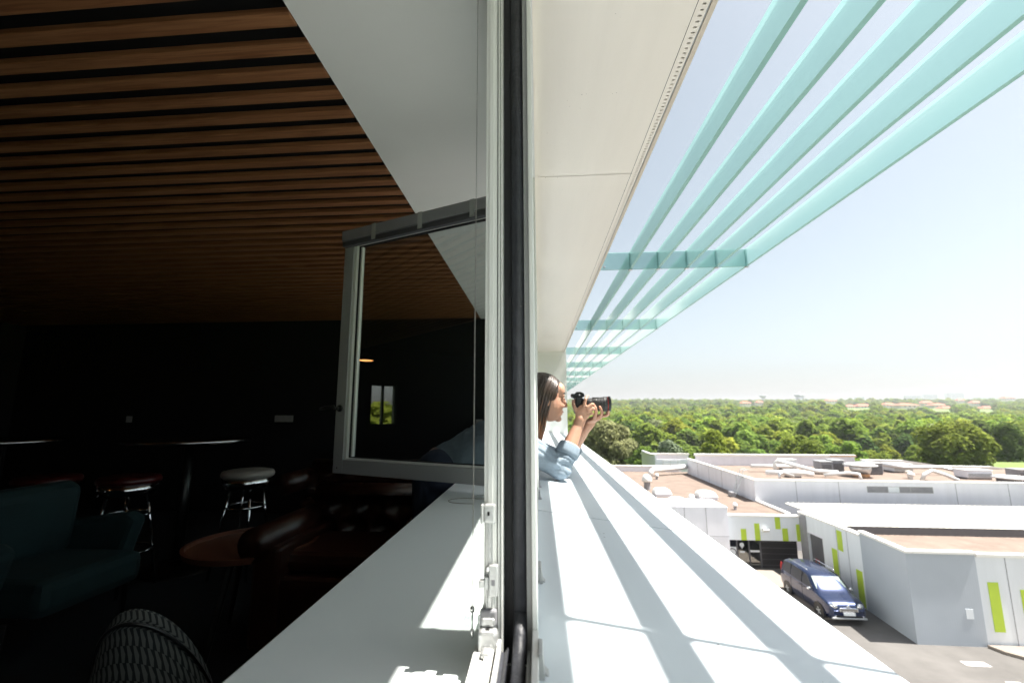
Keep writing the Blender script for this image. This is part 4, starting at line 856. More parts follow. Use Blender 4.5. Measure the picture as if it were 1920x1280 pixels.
m = MB(); m.lathe([(.30, .47), (.33, .475), (.34, .505), (.322, .507), (.32, .488), (.01, .486)], (-1.6, 2.5, FL), 40); m.build('top', 'orange_top', t, smooth=False)
for k in range(3):
    a = k * 2.094 + .4; m = MB(); m.tube([(-1.6 + .14*math.cos(a), 2.5 + .14*math.sin(a), FL + .47), (-1.6 + .27*math.cos(a), 2.5 + .27*math.sin(a), FL)], [.02, .012], 8); m.build('leg', 'hide', t)
# chesterfield sofas: rolled, button-tufted
def tufted(name, parent, x0, x1, y, z0, z1, depth, cols, rows, mt='leather', axis='x', face=1):
    n = cols * 8; k = rows * 8; m = MB(); vs_ = []
    for j in range(k + 1):
        for i in range(n + 1):
            u, v = i / 8, j / 8; off = .5 * (int(v) % 2)
            best = min(((u - (a + .5 + .5 * (b % 2)))**2 + (v - (b + .5))**2) for a in range(int(u) - 2, int(u) + 2) for b in (int(v) - 1, int(v), int(v) + 1))
            bulge = depth * (.25 + .75 * min(1, best ** .5 / .55)); roll = (max(0, v / rows - .55) / .45) ** 2 * .06
            a_ = x0 + (x1 - x0) * i / n; z = z0 + (z1 - z0) * j / k
            vs_.append((a_, y - face * (bulge + roll), z) if axis == 'x' else (y - face * (bulge + roll), a_, z))
    m.add(vs_, [(j*(n+1)+i, j*(n+1)+i+1, (j+1)*(n+1)+i+1, (j+1)*(n+1)+i) for j in range(k) for i in range(n)])
    return m.build(name, mt, parent, smooth=True)
def rollarm(parent, p0, p1, r, z): 
    m = MB(); m.tube([p0, p1], r, 18); m.build('rolled_arm', 'leather', parent, smooth=True)
t = thing('leather_sofa', 'brown button-tufted leather sofa against the far side of the lounge', 'sofa', (-1.3, 3.9, FL), 'leather sofas')
B(-2.0, -.55, 3.62, 4.25, FL + .06, FL + .42).build('base', 'leather', t, bevel=.03); B(-1.95, -.6, 3.58, 4.0, FL + .421, FL + .52).build('cushion', 'leather', t, bevel=.04)
tufted('tufted_back', t, -2.05, -.5, 4.0, FL + .5, FL + .74, .07, 7, 2); m = MB(); m.tube([(-2.08, 4.1, FL + .70), (-.48, 4.1, FL + .70)], .085, 16); m.build('back_roll', 'leather', t, smooth=True)
for x in (-2.05, -.52): rollarm(t, (x, 3.55, FL + .64), (x, 4.1, FL + .64), .085, 0)
for x in (-1.9, -.7):
    for y in (3.68, 4.2): m = MB(); m.lathe([(.03, 0), (.025, .06)], (x, y, FL), 10); m.build('foot', 'hide', t)
t = thing('leather_armchair', 'brown tufted leather armchair beside the orange table', 'armchair', (-1.0, 2.55, FL), 'leather sofas')
B(-1.4, -.7, 2.25, 2.95, FL + .08, FL + .40).build('base', 'leather', t, bevel=.03); B(-1.36, -.74, 2.32, 2.8, FL + .401, FL + .50).build('cushion', 'leather', t, bevel=.04)
tufted('tufted_back', t, -1.42, -.68, 2.86, FL + .45, FL + .72, .08, 4, 2); m = MB(); m.tube([(-1.44, 2.93, FL + .68), (-.66, 2.93, FL + .68)], .08, 16); m.build('back_roll', 'leather', t, smooth=True)
for x in (-1.42, -.68): rollarm(t, (x, 2.22, FL + .56), (x, 2.93, FL + .56), .085, 0)
for x in (-1.36, -.74): B(x - .07, x + .07, 2.23, 2.9, FL + .08, FL + .55).build('arm_panel', 'leather', t, bevel=.02)
# teal armchair, facing out to the right
t = thing('teal_armchair', 'teal velvet armchair with winged back at the left', 'armchair', (-2.5, 2.15, FL))
m = MB().prism([(-2.98, FL + .42), (-2.55, FL + .42), (-2.52, FL + .80), (-2.60, FL + .84), (-2.98, FL + .74)], 'y', 1.98, 2.62); m.build('back', 'teal', t, bevel=.05)
B(-2.64, -2.02, 2.0, 2.6, FL + .26, FL + .44).build('seat', 'teal', t, bevel=.05)
for y0, y1, nm in ((1.86, 1.97, 'near_arm'), (2.61, 2.72, 'far_arm')):
    m = MB().prism([(-2.95, FL + .2), (-2.25, FL + .22), (-2.13, FL + .60), (-2.2, FL + .635), (-2.95, FL + .55)], 'y', y0, y1); m.build('arm', 'teal', t, bevel=.035)
for x in (-2.85, -2.15):
    for y in (1.95, 2.62): m = MB(); m.tube([(x, y, FL), (x * .99 - .02, y, FL + .27)], [.012, .02], 8); m.build('leg', 'hide', t)

t.location = (-2.76, 2.17, FL); t.scale = (.92, .92, .97)
# patterned tub chair by the sill
pm = bpy.data.materials.new('chevron_fabric'); pm.use_nodes = True; n = pm.node_tree.nodes; l = pm.node_tree.links; bs = n['Principled BSDF']; bs.inputs['Roughness'].default_value = .9
uv = n.new('ShaderNodeUVMap'); uv.uv_map = 'uv'; sp = n.new('ShaderNodeSeparateXYZ'); l.new(uv.outputs[0], sp.inputs[0])
def MT(op, a, b=None):
    q = n.new('ShaderNodeMath'); q.operation = op
    for i, v in enumerate((a, b)):
        if v is None: continue
        if isinstance(v, (int, float)): q.inputs[i].default_value = v
        else: l.new(v, q.inputs[i])
    return q.outputs[0]
zig = MT('PINGPONG', MT('MULTIPLY', sp.outputs[0], 1.0), .5)                       # leaning stripes offset from row to row
row = MT('FLOOR', sp.outputs[1]); fy = MT('FRACT', sp.outputs[1])
sh = MT('ADD', MT('ADD', MT('MULTIPLY', sp.outputs[0], 1.0), MT('MULTIPLY', row, .5)), MT('MULTIPLY', fy, .85))
st_ = MT('FRACT', sh); wid = MT('SUBTRACT', .66, MT('MULTIPLY', MT('ABSOLUTE', MT('SUBTRACT', fy, .5)), .55))
fac = MT('LESS_THAN', st_, wid)
mxc = n.new('ShaderNodeMix'); mxc.data_type = 'RGBA'; l.new(fac, mxc.inputs['Factor']); mxc.inputs[6].default_value = (.010, .012, .012, 1); mxc.inputs[7].default_value = (.10, .105, .098, 1)
l.new(mxc.outputs[2], bs.inputs['Base Color']); M['chevron'] = pm
pc = thing('patterned_chair', 'tub chair in black and grey chevron fabric by the inner sill', 'chair', (-.80, .78, FL))
def tub(rad, h0, h1, lean, name, flip, us, vsn):
    na, nh = 40, 16; me = bpy.data.meshes.new(name); V = []; F = []; UVs = []
    for j in range(nh + 1):
        for i in range(na + 1):
            a = R(-118) + R(236) * i / na; f = j / nh; edge = abs(i / na - .5) * 2
            hh = max(h0 + .08, h1 - .62 * edge ** 2); rr_ = rad * (1 + lean * f) * (1 - .10 * max(0, f - .75) / .25 * 1)
            if flip: rr_ = rad * (1 + lean * f) * (1 + .02 * f)
            V.append((math.cos(a) * rr_ * 1.02, math.sin(a) * rr_, FL + h0 + (hh - h0) * f)); UVs.append((i / na * us, f * vsn))
    F = [(j*(na+1)+i, j*(na+1)+i+1, (j+1)*(na+1)+i+1, (j+1)*(na+1)+i) for j in range(nh) for i in range(na)]
    return V, F, UVs
def shell():
    V1, F1, U1 = tub(.285, .30, .80, .03, 'o', False, 46, 16); V2, F2, U2 = tub(.215, .40, .80, .05, 'i', True, 46, 15); n1 = len(V1); na, nh = 40, 16
    V = [Vector(v) - Vector((0, 0, FL)) for v in V1 + V2]; F = F1 + [tuple(i + n1 for i in f)[::-1] for f in F2]
    rim = []; RU = []; nv = len(V)
    for s_ in range(1, 6):
        g = s_ / 6
        for i in range(na + 1):
            A, B_ = V[nh*(na+1)+i], V[n1 + nh*(na+1)+i]; p_ = A.lerp(B_, g); p_ = p_ + Vector((0, 0, .035 * math.sin(math.pi * g))); rim.append(p_); RU.append((U1[nh*(na+1)+i][0] * (1 - g) + U2[nh*(na+1)+i][0] * g, 13 + g * 2.4))
    V += rim; rows_ = [[nh*(na+1)+i for i in range(na+1)]] + [[nv + s_*(na+1) + i for i in range(na+1)] for s_ in range(5)] + [[n1 + nh*(na+1)+i for i in range(na+1)]]
    for a_, b_ in zip(rows_[:-1], rows_[1:]): F += [(a_[i], a_[i+1], b_[i+1], b_[i]) for i in range(na)]
    for i in (0, na):                                                                # close the two front ends
        F += [(j*(na+1)+i, (j+1)*(na+1)+i, n1+(j+1)*(na+1)+i, n1+j*(na+1)+i) for j in range(nh)] + [tuple(r_[i] for r_ in rows_)]
    me = bpy.data.meshes.new('tub'); me.from_pydata([tuple(v) for v in V], [], F); me.materials.append(pm); UV = U1 + U2 + RU
    lay = me.uv_layers.new(name='uv')
    for lp in me.loops: lay.data[lp.index].uv = UV[lp.vertex_index]
    me.polygons.foreach_set('use_smooth', [True] * len(me.polygons)); o = bpy.data.objects.new('tub_shell', me); COL.objects.link(o); o.parent = pc; return o
sh_ = shell(); 
m = MB(); m.lathe([(.2, .30), (.215, .33), (.215, .42), (.19, .45), (.01, .455)], (-.80, .78, FL), 28); m.build('seat', 'chevron', pc, smooth=True)
m = MB(); pth = []
for i in range(41):
    a = R(-118) + R(236) * i / 40; e_ = abs(i / 40 - .5) * 2; pth.append((-.80 + math.cos(a) * .268 * 1.02, .78 + math.sin(a) * .268, FL + max(.40, .80 - .62 * e_ ** 2) + .010))
m.tube(pth, .004, 6); m.build('piping', 'hide', pc, smooth=True)
for k in range(4):
    a = math.pi / 4 + k * math.pi / 2; m = MB(); m.tube([(-.80 + .12*math.cos(a), .78 + .12*math.sin(a), FL + .31), (-.80 + .2*math.cos(a), .78 + .2*math.sin(a), FL)], [.016, .01], 8); m.build('leg', 'hide', pc)
for o_ in list(pc.children):
    if o_.name.startswith('tub_shell'): continue
pc.rotation_euler = (0, 0, R(-78)); pc.location = (-.90, 1.13, FL); pc.scale = (.72, .50, .965)

# wall sockets, side window with its frame, pendant lamp
def socket(x, z, n_, label):
    t = thing('wall_socket', label, 'socket', (x, YF, z), 'sockets on the far wall'); w = .08 * n_
    B(x - w/2, x + w/2, YF - .012, YF - .001, z - .04, z + .04).build('plate', 'socket', t, bevel=.003)
    for k in range(n_): m = MB(); cx_ = x - w/2 + .04 + k * .08; m.lathe([(.022, -.0135), (.022, -.0125)], (cx_, YF, z), 16, axis='y'); m.build('hole', 'frame_grey', t)
def FX(px, py): return px, py
socket(-3.20, -.09, 3, 'triple grey socket plate on the dark far wall'); socket(-5.3, -.10, 1, 'single socket plate at the left of the far wall'); socket(-.72, -.135, 1, 'single socket plate seen through the sash glass')
t = thing('side_window', 'small two-light window in the left wall, reflected in the sash', 'window', (-7.1, -1.07, -.27))
for a, b in ((-1.35, -1.325), (-1.095, -1.055), (-.825, -.80)): B(-7.13, -7.06, a, b, -.27, .53).build('post', 'black', t)
for a, b in ((-1.325, -1.095), (-1.055, -.825)):
    B(-7.13, -7.06, a, b, -.27, -.245).build('rail', 'black', t); B(-7.13, -7.06, a, b, .505, .53).build('rail', 'black', t); B(-7.10, -7.095, a, b, -.245, .505).build('pane', 'pane', t)
M['glow'] = bpy.data.materials.new('warm_lamp_glow'); M['glow'].use_nodes = True; g_ = M['glow'].node_tree.nodes['Principled BSDF']; g_.inputs['Emission Color'].default_value = (1, .42, .13, 1); g_.inputs['Emission Strength'].default_value = 2.5
t = thing('pendant_lamp', 'small warm pendant lamp reflected in the sash glass', 'lamp', (-4.3, .55, .66))
m = MB(); m.tube([(-4.3, .55, .76), (-4.3, .55, ZC + .02)], .003, 6); m.build('cable', 'black', t)
m = MB(); m.lathe([(.10, 0), (.098, .03), (.03, .10), (.01, .1)], (-4.3, .55, .66), 20); m.build('shade', 'black', t, smooth=True)
m = MB(); m.lathe([(.09, -.004), (.092, .0), (.06, .01)], (-4.3, .55, .6605), 20); m.build('bulb_disc', 'glow', t, smooth=True)

# ------------------------------------------------------------------ the person leaning out, and the camera she holds
M['skin'] = mat('skin', (.46, .25, .17), .5, var=.05, vscale=25, bump=.05, bscale=300); M['skin'].node_tree.nodes['Principled BSDF'].inputs['Subsurface Weight'].default_value = .12
M['skin'].node_tree.nodes['Principled BSDF'].inputs['Subsurface Radius'].default_value = (.01, .004, .002)
M['denim'] = mat('light_blue_denim', (.225, .285, .345), .85, var=.10, vscale=30, bump=.35, bscale=500); M['jeans'] = mat('dark_jeans', (.03, .04, .07), .85, var=.1, vscale=20)
M['hair'] = mat('dark_brown_hair', (.040, .024, .017), .34, var=.3, vscale=30, spec=.7); M['hair_sunlit'] = mat('sunlit_auburn_ends', (.13, .055, .026), .4, var=.3, vscale=30, spec=.6)  # auburn ends: sunlight on the lower locks is put into the colour
M['lip'] = mat('lips', (.42, .13, .11), .4); M['lash'] = mat('lashes', (.015, .01, .008), .6); M['eye'] = mat('eye_white', (.6, .58, .55), .2); M['white_cuff'] = mat('pink_cuff_lining', (.66, .50, .46), .8); M['tee'] = mat('white_tee', (.7, .7, .68), .85)
def cap_chain(m, pts, seg=16):
    """tapered limb with rounded ends; pts = (x,y,z,r)"""
    path, rs = [], []
    P = [(Vector(p[:3]), p[3]) for p in pts]
    d0 = (P[0][0] - P[1][0]).normalized(); d1 = (P[-1][0] - P[-2][0]).normalized()
    for f in (.98, .8, .45): path.append(P[0][0] + d0 * P[0][1] * f); rs.append(P[0][1] * math.sqrt(max(0, 1 - f * f)))
    for p, r in P: path.append(p); rs.append(r)
    for f in (.45, .8, .98): path.append(P[-1][0] + d1 * P[-1][1] * f); rs.append(P[-1][1] * math.sqrt(max(0, 1 - f * f)))
    m.tube(path, rs, seg)
def fuse(mb, name, mt, parent, voxel, smooth=3, disp=None, mats=None):
    o = mb.build(name + '_raw', mt, None); md = o.modifiers.new('r', 'REMESH'); md.mode = 'VOXEL'; md.voxel_size = voxel; md.use_smooth_shade = True
    if smooth: sm = o.modifiers.new('s', 'SMOOTH'); sm.iterations = smooth; sm.factor = .5
    dg = bpy.context.evaluated_depsgraph_get(); me = bpy.data.meshes.new_from_object(o.evaluated_get(dg)); old = o.data; bpy.data.objects.remove(o); bpy.data.meshes.remove(old)
    me.name = name
    if not len(me.materials): me.materials.append(M[mt])
    if disp:
        me.update(); nn = [v.normal.copy() for v in me.vertices]
        for v, q in zip(me.vertices, nn): v.co += q * disp(v.co)
    me.polygons.foreach_set('use_smooth', [True] * len(me.polygons)); r = bpy.data.objects.new(name, me); COL.objects.link(r)
    if parent is not None: r.parent = parent
    return r

HC = Vector((.034, 2.235, .062)); HR = Matrix.Rotation(R(14), 3, 'Z') @ Matrix.Rotation(R(4), 3, 'Y')          # head centre and turn (+x = face)
def hp(x, y, z): return HC + HR @ Vector((x, y, z))
def head_ell(m, c, r, seg=20, rings=14): m.ell(hp(*c), r, seg, rings, rot=HR)
# joints
SH_R = Vector((-.125, 2.12, -.125)); EL_R = Vector((.094, 2.095, -.256)); WR_R = Vector((.186, 2.155, -.066))
SH_L = Vector((-.135, 2.47, -.125)); EL_L = Vector((.115, 2.42, -.275)); WR_L = Vector((.232, 2.265, -.082))
bd = MB()
cap_chain(bd, [(-.50, 2.34, -.30, .125), (-.40, 2.33, -.25, .11), (-.27, 2.31, -.18, .12), (-.16, 2.295, -.13, .115)])            # trunk leaning over the sill
cap_chain(bd, [(-.13, 2.19, -.125, .06), (-.13, 2.40, -.125, .06)])
cap_chain(bd, [(-.12, 2.275, -.11, .06), (-.055, 2.25, -.05, .047), (-.02, 2.24, .0, .047)])                                      # neck
for hy, kx in ((2.25, -.50), (2.43, -.52)):                                                                                       # legs to the floor
    cap_chain(bd, [(-.52, hy, -.36, .09), (kx - .03, hy, -.78, .058), (kx - .10, hy, -1.12, .04), (kx - .10, hy, -1.17, .04)]); cap_chain(bd, [(kx - .12, hy, -1.185, .033), (kx + .07, hy, -1.195, .026)])
cap_chain(bd, [(*SH_R, .052), (*SH_R.lerp(EL_R, .5), .044), (*EL_R, .038)]); cap_chain(bd, [(*EL_R, .037), (*EL_R.lerp(WR_R, .35), .039), (*EL_R.lerp(WR_R, .8), .029), (*WR_R, .0255)])
cap_chain(bd, [(*SH_L, .052), (*SH_L.lerp(EL_L, .5), .044), (*EL_L, .038)]); cap_chain(bd, [(*EL_L, .037), (*EL_L.lerp(WR_L, .35), .038), (*EL_L.lerp(WR_L, .8), .028), (*WR_L, .0245)])
# head
head_ell(bd, (-.012, 0, .028), (.094, .073, .088)); head_ell(bd, (.030, 0, -.022), (.062, .060, .088)); head_ell(bd, (.040, 0, -.070), (.045, .046, .034)); head_ell(bd, (.070, 0, -.094), (.018, .020, .015))
head_ell(bd, (.062, 0, .045), (.034, .055, .045)); head_ell(bd, (.060, .028, -.028), (.026, .022, .026)); head_ell(bd, (.060, -.028, -.028), (.026, .022, .026)); head_ell(bd, (.006, 0, -.062), (.050, .050, .036))
cap_chain(bd, [(*hp(.090, 0, .010), .008), (*hp(.103, 0, -.016), .0095), (*hp(.106, 0, -.026), .0115)]); head_ell(bd, (.096, .009, -.031), (.009, .008, .007)); head_ell(bd, (.096, -.009, -.031), (.009, .008, .007))
head_ell(bd, (.082, 0, -.056), (.012, .020, .008)); head_ell(bd, (.080, 0, -.068), (.011, .018, .008)); cap_chain(bd, [(*hp(.078, -.042, .020), .008), (*hp(.090, 0, .022), .009), (*hp(.078, .042, .020), .008)])
head_ell(bd, (-.008, -.074, -.012), (.016, .008, .028)); head_ell(bd, (-.008, .074, -.012), (.016, .008, .028))
# right hand wrapped over the grip: palm, four fingers, thumb
def finger(pts, r0=.0088, r1=.0066):
    n = len(pts); cap_chain(bd, [(*p, r0 + (r1 - r0) * i / (n - 1)) for i, p in enumerate(pts)], 10)
PR_ = Vector((.208, 2.150, -.008))
bd.ell(PR_, (.034, .017, .044), 18, 12, rot=Matrix.Rotation(R(28), 3, 'Y')); cap_chain(bd, [(*WR_R, .026), (.197, 2.152, -.038, .026)])
finger([(.216, 2.140, .030), (.222, 2.140, .058), (.232, 2.158, .072), (.238, 2.180, .074)])                  # index, over the shutter
finger([(.230, 2.136, .018), (.252, 2.139, .034), (.262, 2.160, .033), (.252, 2.178, .026)])                  # middle
finger([(.234, 2.138, .002), (.256, 2.141, .014), (.264, 2.162, .012), (.254, 2.179, .006)])                  # ring
finger([(.232, 2.142, -.016), (.250, 2.146, -.008), (.256, 2.164, -.010), (.248, 2.178, -.014)], .0078, .006)  # little
finger([(.192, 2.150, -.012), (.172, 2.152, .014), (.166, 2.166, .036), (.168, 2.184, .050)], .0105, .0082)   # thumb, behind the body
# left hand cupped under the lens
PL_ = Vector((.275, 2.245, -.036))
bd.ell(PL_, (.046, .038, .016), 18, 12, rot=Matrix.Rotation(R(-22), 3, 'Y')); cap_chain(bd, [(*WR_L, .025), (.256, 2.252, -.054, .024)])
finger([(.270, 2.212, -.030), (.276, 2.192, -.006), (.272, 2.186, .018), (.262, 2.190, .034)], .0098, .008)   # thumb up the near side
finger([(.292, 2.222, -.026), (.304, 2.200, -.014), (.302, 2.190, .006), (.294, 2.190, .022)])                # index
finger([(.310, 2.236, -.022), (.328, 2.222, -.020), (.338, 2.206, -.012), (.336, 2.198, .0)], .0085, .0066)   # middle
finger([(.312, 2.252, -.022), (.332, 2.258, -.018), (.342, 2.270, -.006), (.338, 2.276, .010)], .0085, .0066)
finger([(.304, 2.268, -.022), (.318, 2.280, -.014), (.322, 2.290, .0), (.316, 2.292, .012)], .0078, .006)
person = fuse(bd, 'person', 'skin', None, .0034, 3)
tag(person, 'person in a light blue denim shirt leaning out of the window with a camera', 'person')
# clothes: shirt with turned-up sleeves, jeans
def folds(c):
    d = (c - EL_R).length; k = math.exp(-(d / .13) ** 2); a = noise.noise(Vector((c.x * 9, c.y * 9, c.z * 9)))
    u = (c - SH_R).dot((EL_R - SH_R).normalized()); w = math.sin((u + .9 * (c.z - c.x) + .02 * a) * 150 + 3 * a)
    q_ = (c - EL_R).dot((WR_R - EL_R).normalized()); cr = max(0, math.sin(q_ * 190 + 26 * (c.y - EL_R.y) + 4 * a)) ** 3
    return -.007 * cr * math.exp(-((q_ - .03) / .06) ** 2) + .009 * k * w * (.6 + .5 * a) + .008 * noise.noise(Vector((c.x * 16, c.y * 16, c.z * 16))) + .0025 * noise.noise(Vector((c.x * 45, c.y * 45, c.z * 30)))
shm = MB()
cap_chain(shm, [(-.52, 2.34, -.33, .135), (-.40, 2.33, -.255, .128), (-.27, 2.31, -.185, .137), (-.15, 2.295, -.135, .128)], 24)
cap_chain(shm, [(-.135, 2.17, -.125, .070), (-.135, 2.42, -.125, .070)])
cap_chain(shm, [(*SH_R, .070), (*SH_R.lerp(EL_R, .5), .060), (*SH_R.lerp(EL_R, .85), .054), (*EL_R, .050)], 20); CUR = EL_R.lerp(WR_R, .52); cap_chain(shm, [(*EL_R, .050), (*EL_R.lerp(WR_R, .3), .048), (*CUR, .0445)], 20)
cap_chain(shm, [(*SH_L, .070), (*SH_L.lerp(EL_L, .5), .060), (*EL_L, .054)], 20); CUL = EL_L.lerp(WR_L, .5); cap_chain(shm, [(*EL_L, .054), (*CUL, .046)], 20)
shirt = fuse(shm, 'shirt', 'denim', person, .0055, 4, folds)
for o_ in (shirt,):                                                   # cut the sleeve ends open at the cuffs
    bm = bmesh.new(); bm.from_mesh(o_.data)
    for C_, A_, B_ in ((CUR, EL_R, WR_R), (CUL, EL_L, WR_L)):
        d_ = (B_ - A_).normalized(); kill = [v for v in bm.verts if (v.co - C_).dot(d_) > .004 and (v.co - C_).length < .085]; bmesh.ops.delete(bm, geom=kill, context='VERTS')
    bm.to_mesh(o_.data); bm.free()
def cuff(C_, A_, B_, nm):
    d_ = (B_ - A_).normalized(); m = MB(); p0 = C_ - d_ * .050; p1 = C_ + d_ * .004
    m.tube([p0 - d_ * .001, p0, C_ - d_ * .03, p1 - d_ * .004, p1, p1 - d_ * .002, p0 + d_ * .01], [.044, .0545, .0525, .0505, .0480, .0445, .043], 28, cap=False)
    o = m.build(nm, 'denim', person, smooth=True); return o
cuff(CUR, EL_R, WR_R, 'cuff'); cuff(CUL, EL_L, WR_L, 'cuff')
d_ = (WR_R - EL_R).normalized(); m = MB(); m.tube([CUR + d_ * .001, CUR + d_ * .006, CUR + d_ * .007], [.0475, .047, .0425], 28, cap=False); m.build('cuff_lining', 'white_cuff', person, smooth=True)
m = MB(); cap_chain(m, [(-.525, 2.25, -.34, .108), (-.55, 2.25, -.78, .074), (-.61, 2.25, -1.13, .056)]); cap_chain(m, [(-.525, 2.43, -.34, .108), (-.57, 2.43, -.78, .074), (-.63, 2.43, -1.13, .056)]); cap_chain(m, [(-.50, 2.27, -.32, .135), (-.50, 2.41, -.32, .135)])
fuse(m, 'jeans', 'jeans', person, .01, 3)
for hy, kx in ((2.25, -.60), (2.43, -.62)):
    m = MB(); cap_chain(m, [(kx - .03, hy, -1.17, .045), (kx + .10, hy, -1.185, .032), (kx + .17, hy, -1.19, .026)]); m.box(kx - .075, kx + .195, hy - .04, hy + .04, FL, FL + .022); fuse(m, 'shoe', 'tee', person, .006, 2)
m = MB(); cap_chain(m, [(-.115, 2.20, -.085, .045), (-.085, 2.25, -.085, .055), (-.105, 2.34, -.085, .045)]); fuse(m, 'tee_shirt', 'tee', person, .006, 3)
# face details
for sy in (-1, 1):
    m = MB(); m.ell(hp(.079, sy * .031, .004), (.010, .013, .0075), 14, 10, rot=HR); m.build('eyelid', 'skin', person, smooth=True)
    m = MB(); m.tube([hp(.078, sy * .047, .003), hp(.0905, sy * .036, .0045), hp(.0925, sy * .026, .003), hp(.089, sy * .018, .0)], [.001, .0022, .0022, .001], 6); m.build('eyelash', 'lash', person, smooth=True)
    m = MB(); m.tube([hp(.074, sy * .052, .028), hp(.088, sy * .038, .0345), hp(.096, sy * .018, .031)], [.0012, .003, .0022], 6); m.build('eyebrow', 'lash', person, smooth=True)
m = MB(); m.tube([hp(.081, -.020, -.061), hp(.0925, -.008, -.059), hp(.0935, 0, -.0595), hp(.0925, .008, -.059), hp(.081, .020, -.061)], [.001, .003, .003, .003, .001], 8); m.tube([hp(.080, -.016, -.066), hp(.0895, 0, -.068), hp(.080, .016, -.066)], [.001, .0038, .001], 8); m.build('lips', 'lip', person, smooth=True)
# hair: under-cap and several hundred locks from the parting down past the shoulders
rn = random.Random(5)
hm = MB()
cap_m = MB()
head_ell(cap_m, (-.020, 0, .034), (.0975, .0795, .0905)); head_ell(cap_m, (-.045, 0, -.03), (.058, .074, .09))
cap_m.build('hair_cap', 'hair', person, smooth=True)
XF = [(.125, .040), (.105, .064), (.085, .062), (.060, .042), (.035, .020), (-.01, .012), (-.06, .006), (-.10, .000), (-.16, -.012), (-.22, -.025), (-.29, -.055)]
def xfront(z):
    for (za, xa), (zb2, xb) in zip(XF[:-1], XF[1:]):
        if z >= zb2: return xb + (xa - xb) * min(1, max(0, (z - zb2) / (za - zb2)))
    return XF[-1][1]
def xback(z): return -.112 + .25 * max(0, z - .06) if z > -.05 else -.112 + .12 * (-.05 - z)
def halfw(x, z):
    v = 1 - ((x + .02) / .100) ** 2 - ((z - .034) / .094) ** 2
    top = .082 * math.sqrt(max(0, v)) if z > .03 else .082 * math.sqrt(max(.12, 1 - ((x + .02) / .100) ** 2)); return top
for sy in (-1, 1):
    for i in range(330):
        s_ = rn.random() ** .8; ln = rn.uniform(.33, .39) if rn.random() < .8 else rn.uniform(.2, .3); zt = .034 + .094 * math.sqrt(max(.05, 1 - ((s_ * -.17 + .065 + .02) / .105) ** 2)); path = []; rs = []; ph = rn.uniform(0, 6.28); lift = rn.uniform(0, .010); k_ = 16; amp = rn.uniform(.002, .006)
        for j in range(k_ + 1):
            f = j / k_; z = zt - (zt + ln - .07) * f ** 1.15; x = xfront(z) * (1 - s_) + xback(z) * s_; hw = halfw(x, z)
            hang = max(0, min(1, (.02 - z) / .10)); y = sy * (hw + lift + .002 - .022 * hang * (1 - s_) * 1.0 - .012 * hang); wv = amp * hang + .0015
            path.append(hp(x + wv * math.sin(ph + 9 * f), y + wv * math.cos(ph + 7 * f), z)); rs.append((.0034 if j else .002) * (1 - .55 * f))
        hm.tube(path, rs, 5, mi=0, cap=False)
        n_f = 5 * k_
        for q in range(n_f):
            if q // 5 > 9.5 + rn.uniform(-2, 2): hm.mi[len(hm.mi) - n_f + q] = 1
hm.build('hair', ['hair', 'hair_sunlit'], person, smooth=True)

# the camera in her hands
M['cam_black'] = mat('camera_black', (.014, .014, .015), .45, bump=.15, bscale=700); M['cam_ring'] = mat('lens_red_ring', (.45, .03, .025), .35); M['rubber_ring'] = mat('lens_rubber', (.030, .030, .031), .5)
kc = thing('photo_camera', 'black camera with a long red-ringed zoom lens held in both hands', 'camera', (.22, 2.23, .0))
AX = .036; YC = 2.225
B(.176, .216, 2.168, 2.296, -.012, .066).build('body', 'cam_black', kc, bevel=.008)
m = MB().prism([(.168, .064), (.205, .064), (.226, .072), (.222, .088), (.206, .095), (.186, .095), (.180, .086), (.160, .086), (.160, .072)], 'y', 2.203, 2.250); m.build('viewfinder', 'cam_black', kc, bevel=.004)
B(.205, .246, 2.158, 2.186, -.010, .060).build('grip', 'cam_black', kc, bevel=.010)
m = MB(); m.lathe([(.012, .066), (.012, .074), (.009, .076)], (.196, 2.275, 0), 18); m.build('dial', 'cam_black', kc)
m = MB(); m.lathe([(.004, 0), (.004, .002)], (.2, 2.2015, .080), 12, axis='y'); m.build('strap_lug', 'chrome', kc)
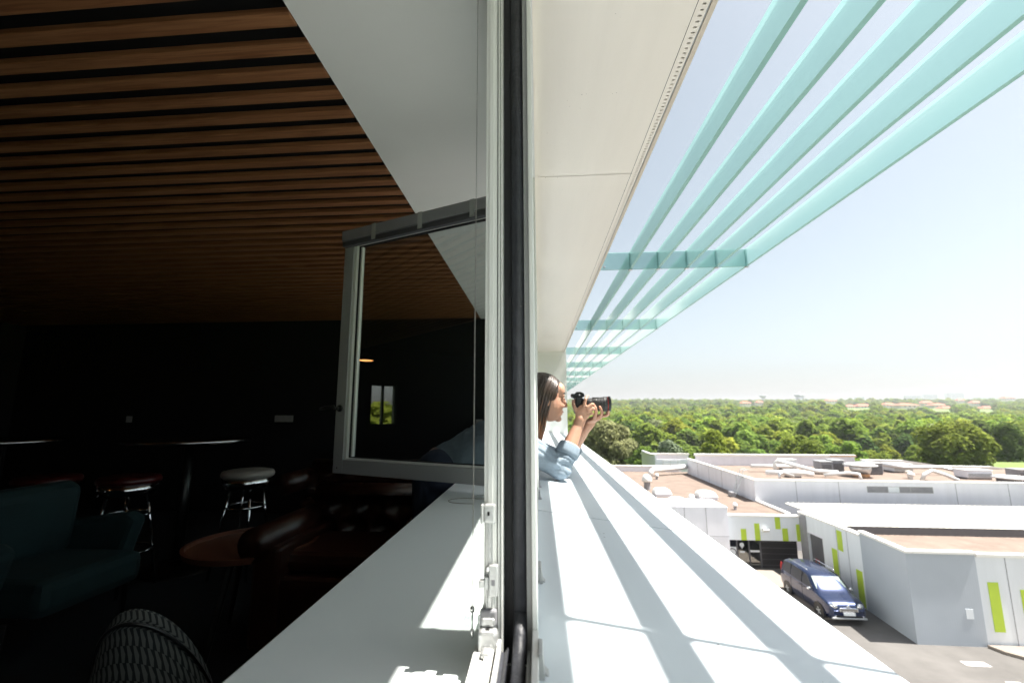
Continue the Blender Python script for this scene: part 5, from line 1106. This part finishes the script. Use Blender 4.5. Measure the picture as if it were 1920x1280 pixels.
def ring(nm, x0, x1, r, mt, r1=None, n=32): m_ = MB(); m_.lathe([(r * .9, 0), (r, .0008), (r1 or r, x1 - x0 - .0008), ((r1 or r) * .9, x1 - x0)], (x0, YC, AX), n, axis='x'); return m_.build(nm, mt, kc, smooth=False)
ring('mount', .2165, .224, .026, 'zinc'); ring('lens_barrel', .2242, .262, .027, 'cam_black', .029); ring('zoom_ring', .2622, .298, .0315, 'rubber_ring', .0322); ring('lens_barrel', .2982, .316, .0322, 'cam_black', .034); ring('focus_ring', .3162, .334, .0355, 'rubber_ring', .0355); ring('red_ring', .3342, .3375, .036, 'cam_ring'); ring('lens_hood', .3377, .350, .0362, 'cam_black', .037)
m = MB(); m.lathe([(.031, 0), (.031, .0008)], (.3502, YC, AX), 28, axis='x'); m.build('front_element', 'dark_glass', kc)
for k in range(36):
    a = k * math.pi / 18; B(.264, .296, YC + .0319*math.cos(a) - .0009, YC + .0319*math.cos(a) + .0009, AX + .0319*math.sin(a) - .0009, AX + .0319*math.sin(a) + .0009).build('zoom_rib', 'rubber_ring', kc)
m = MB(); m.ell((.279, YC - .0295, AX + .019), (.004, .002, .003)); m.build('lens_switch', 'chrome', kc, smooth=True)
m = MB(); m.ell((.244, YC - .027, AX + .013), (.003, .002, .003)); m.build('lens_switch', 'chrome', kc, smooth=True)

# ------------------------------------------------------------------ summer haze over the valley
hz = B(-3600, 5100, -450, 4300, -45, 90).build('haze', 'void'); hz['kind'] = 'stuff'; hz.data.materials.clear()
hm_ = bpy.data.materials.new('haze_air'); hm_.use_nodes = True; hn = hm_.node_tree.nodes; hn.clear(); ho = hn.new('ShaderNodeOutputMaterial'); pv_ = hn.new('ShaderNodeVolumePrincipled')
pv_.inputs['Color'].default_value = (.90, .94, 1.0, 1); pv_.inputs['Density'].default_value = .00022; pv_.inputs['Anisotropy'].default_value = .2
hm_.node_tree.links.new(pv_.outputs[0], ho.inputs['Volume']); hz.data.materials.append(hm_)
tag(hz, 'thin pale summer haze over the valley', 'haze')

for o in BASES:
    if '_base' in o: del o['_base']
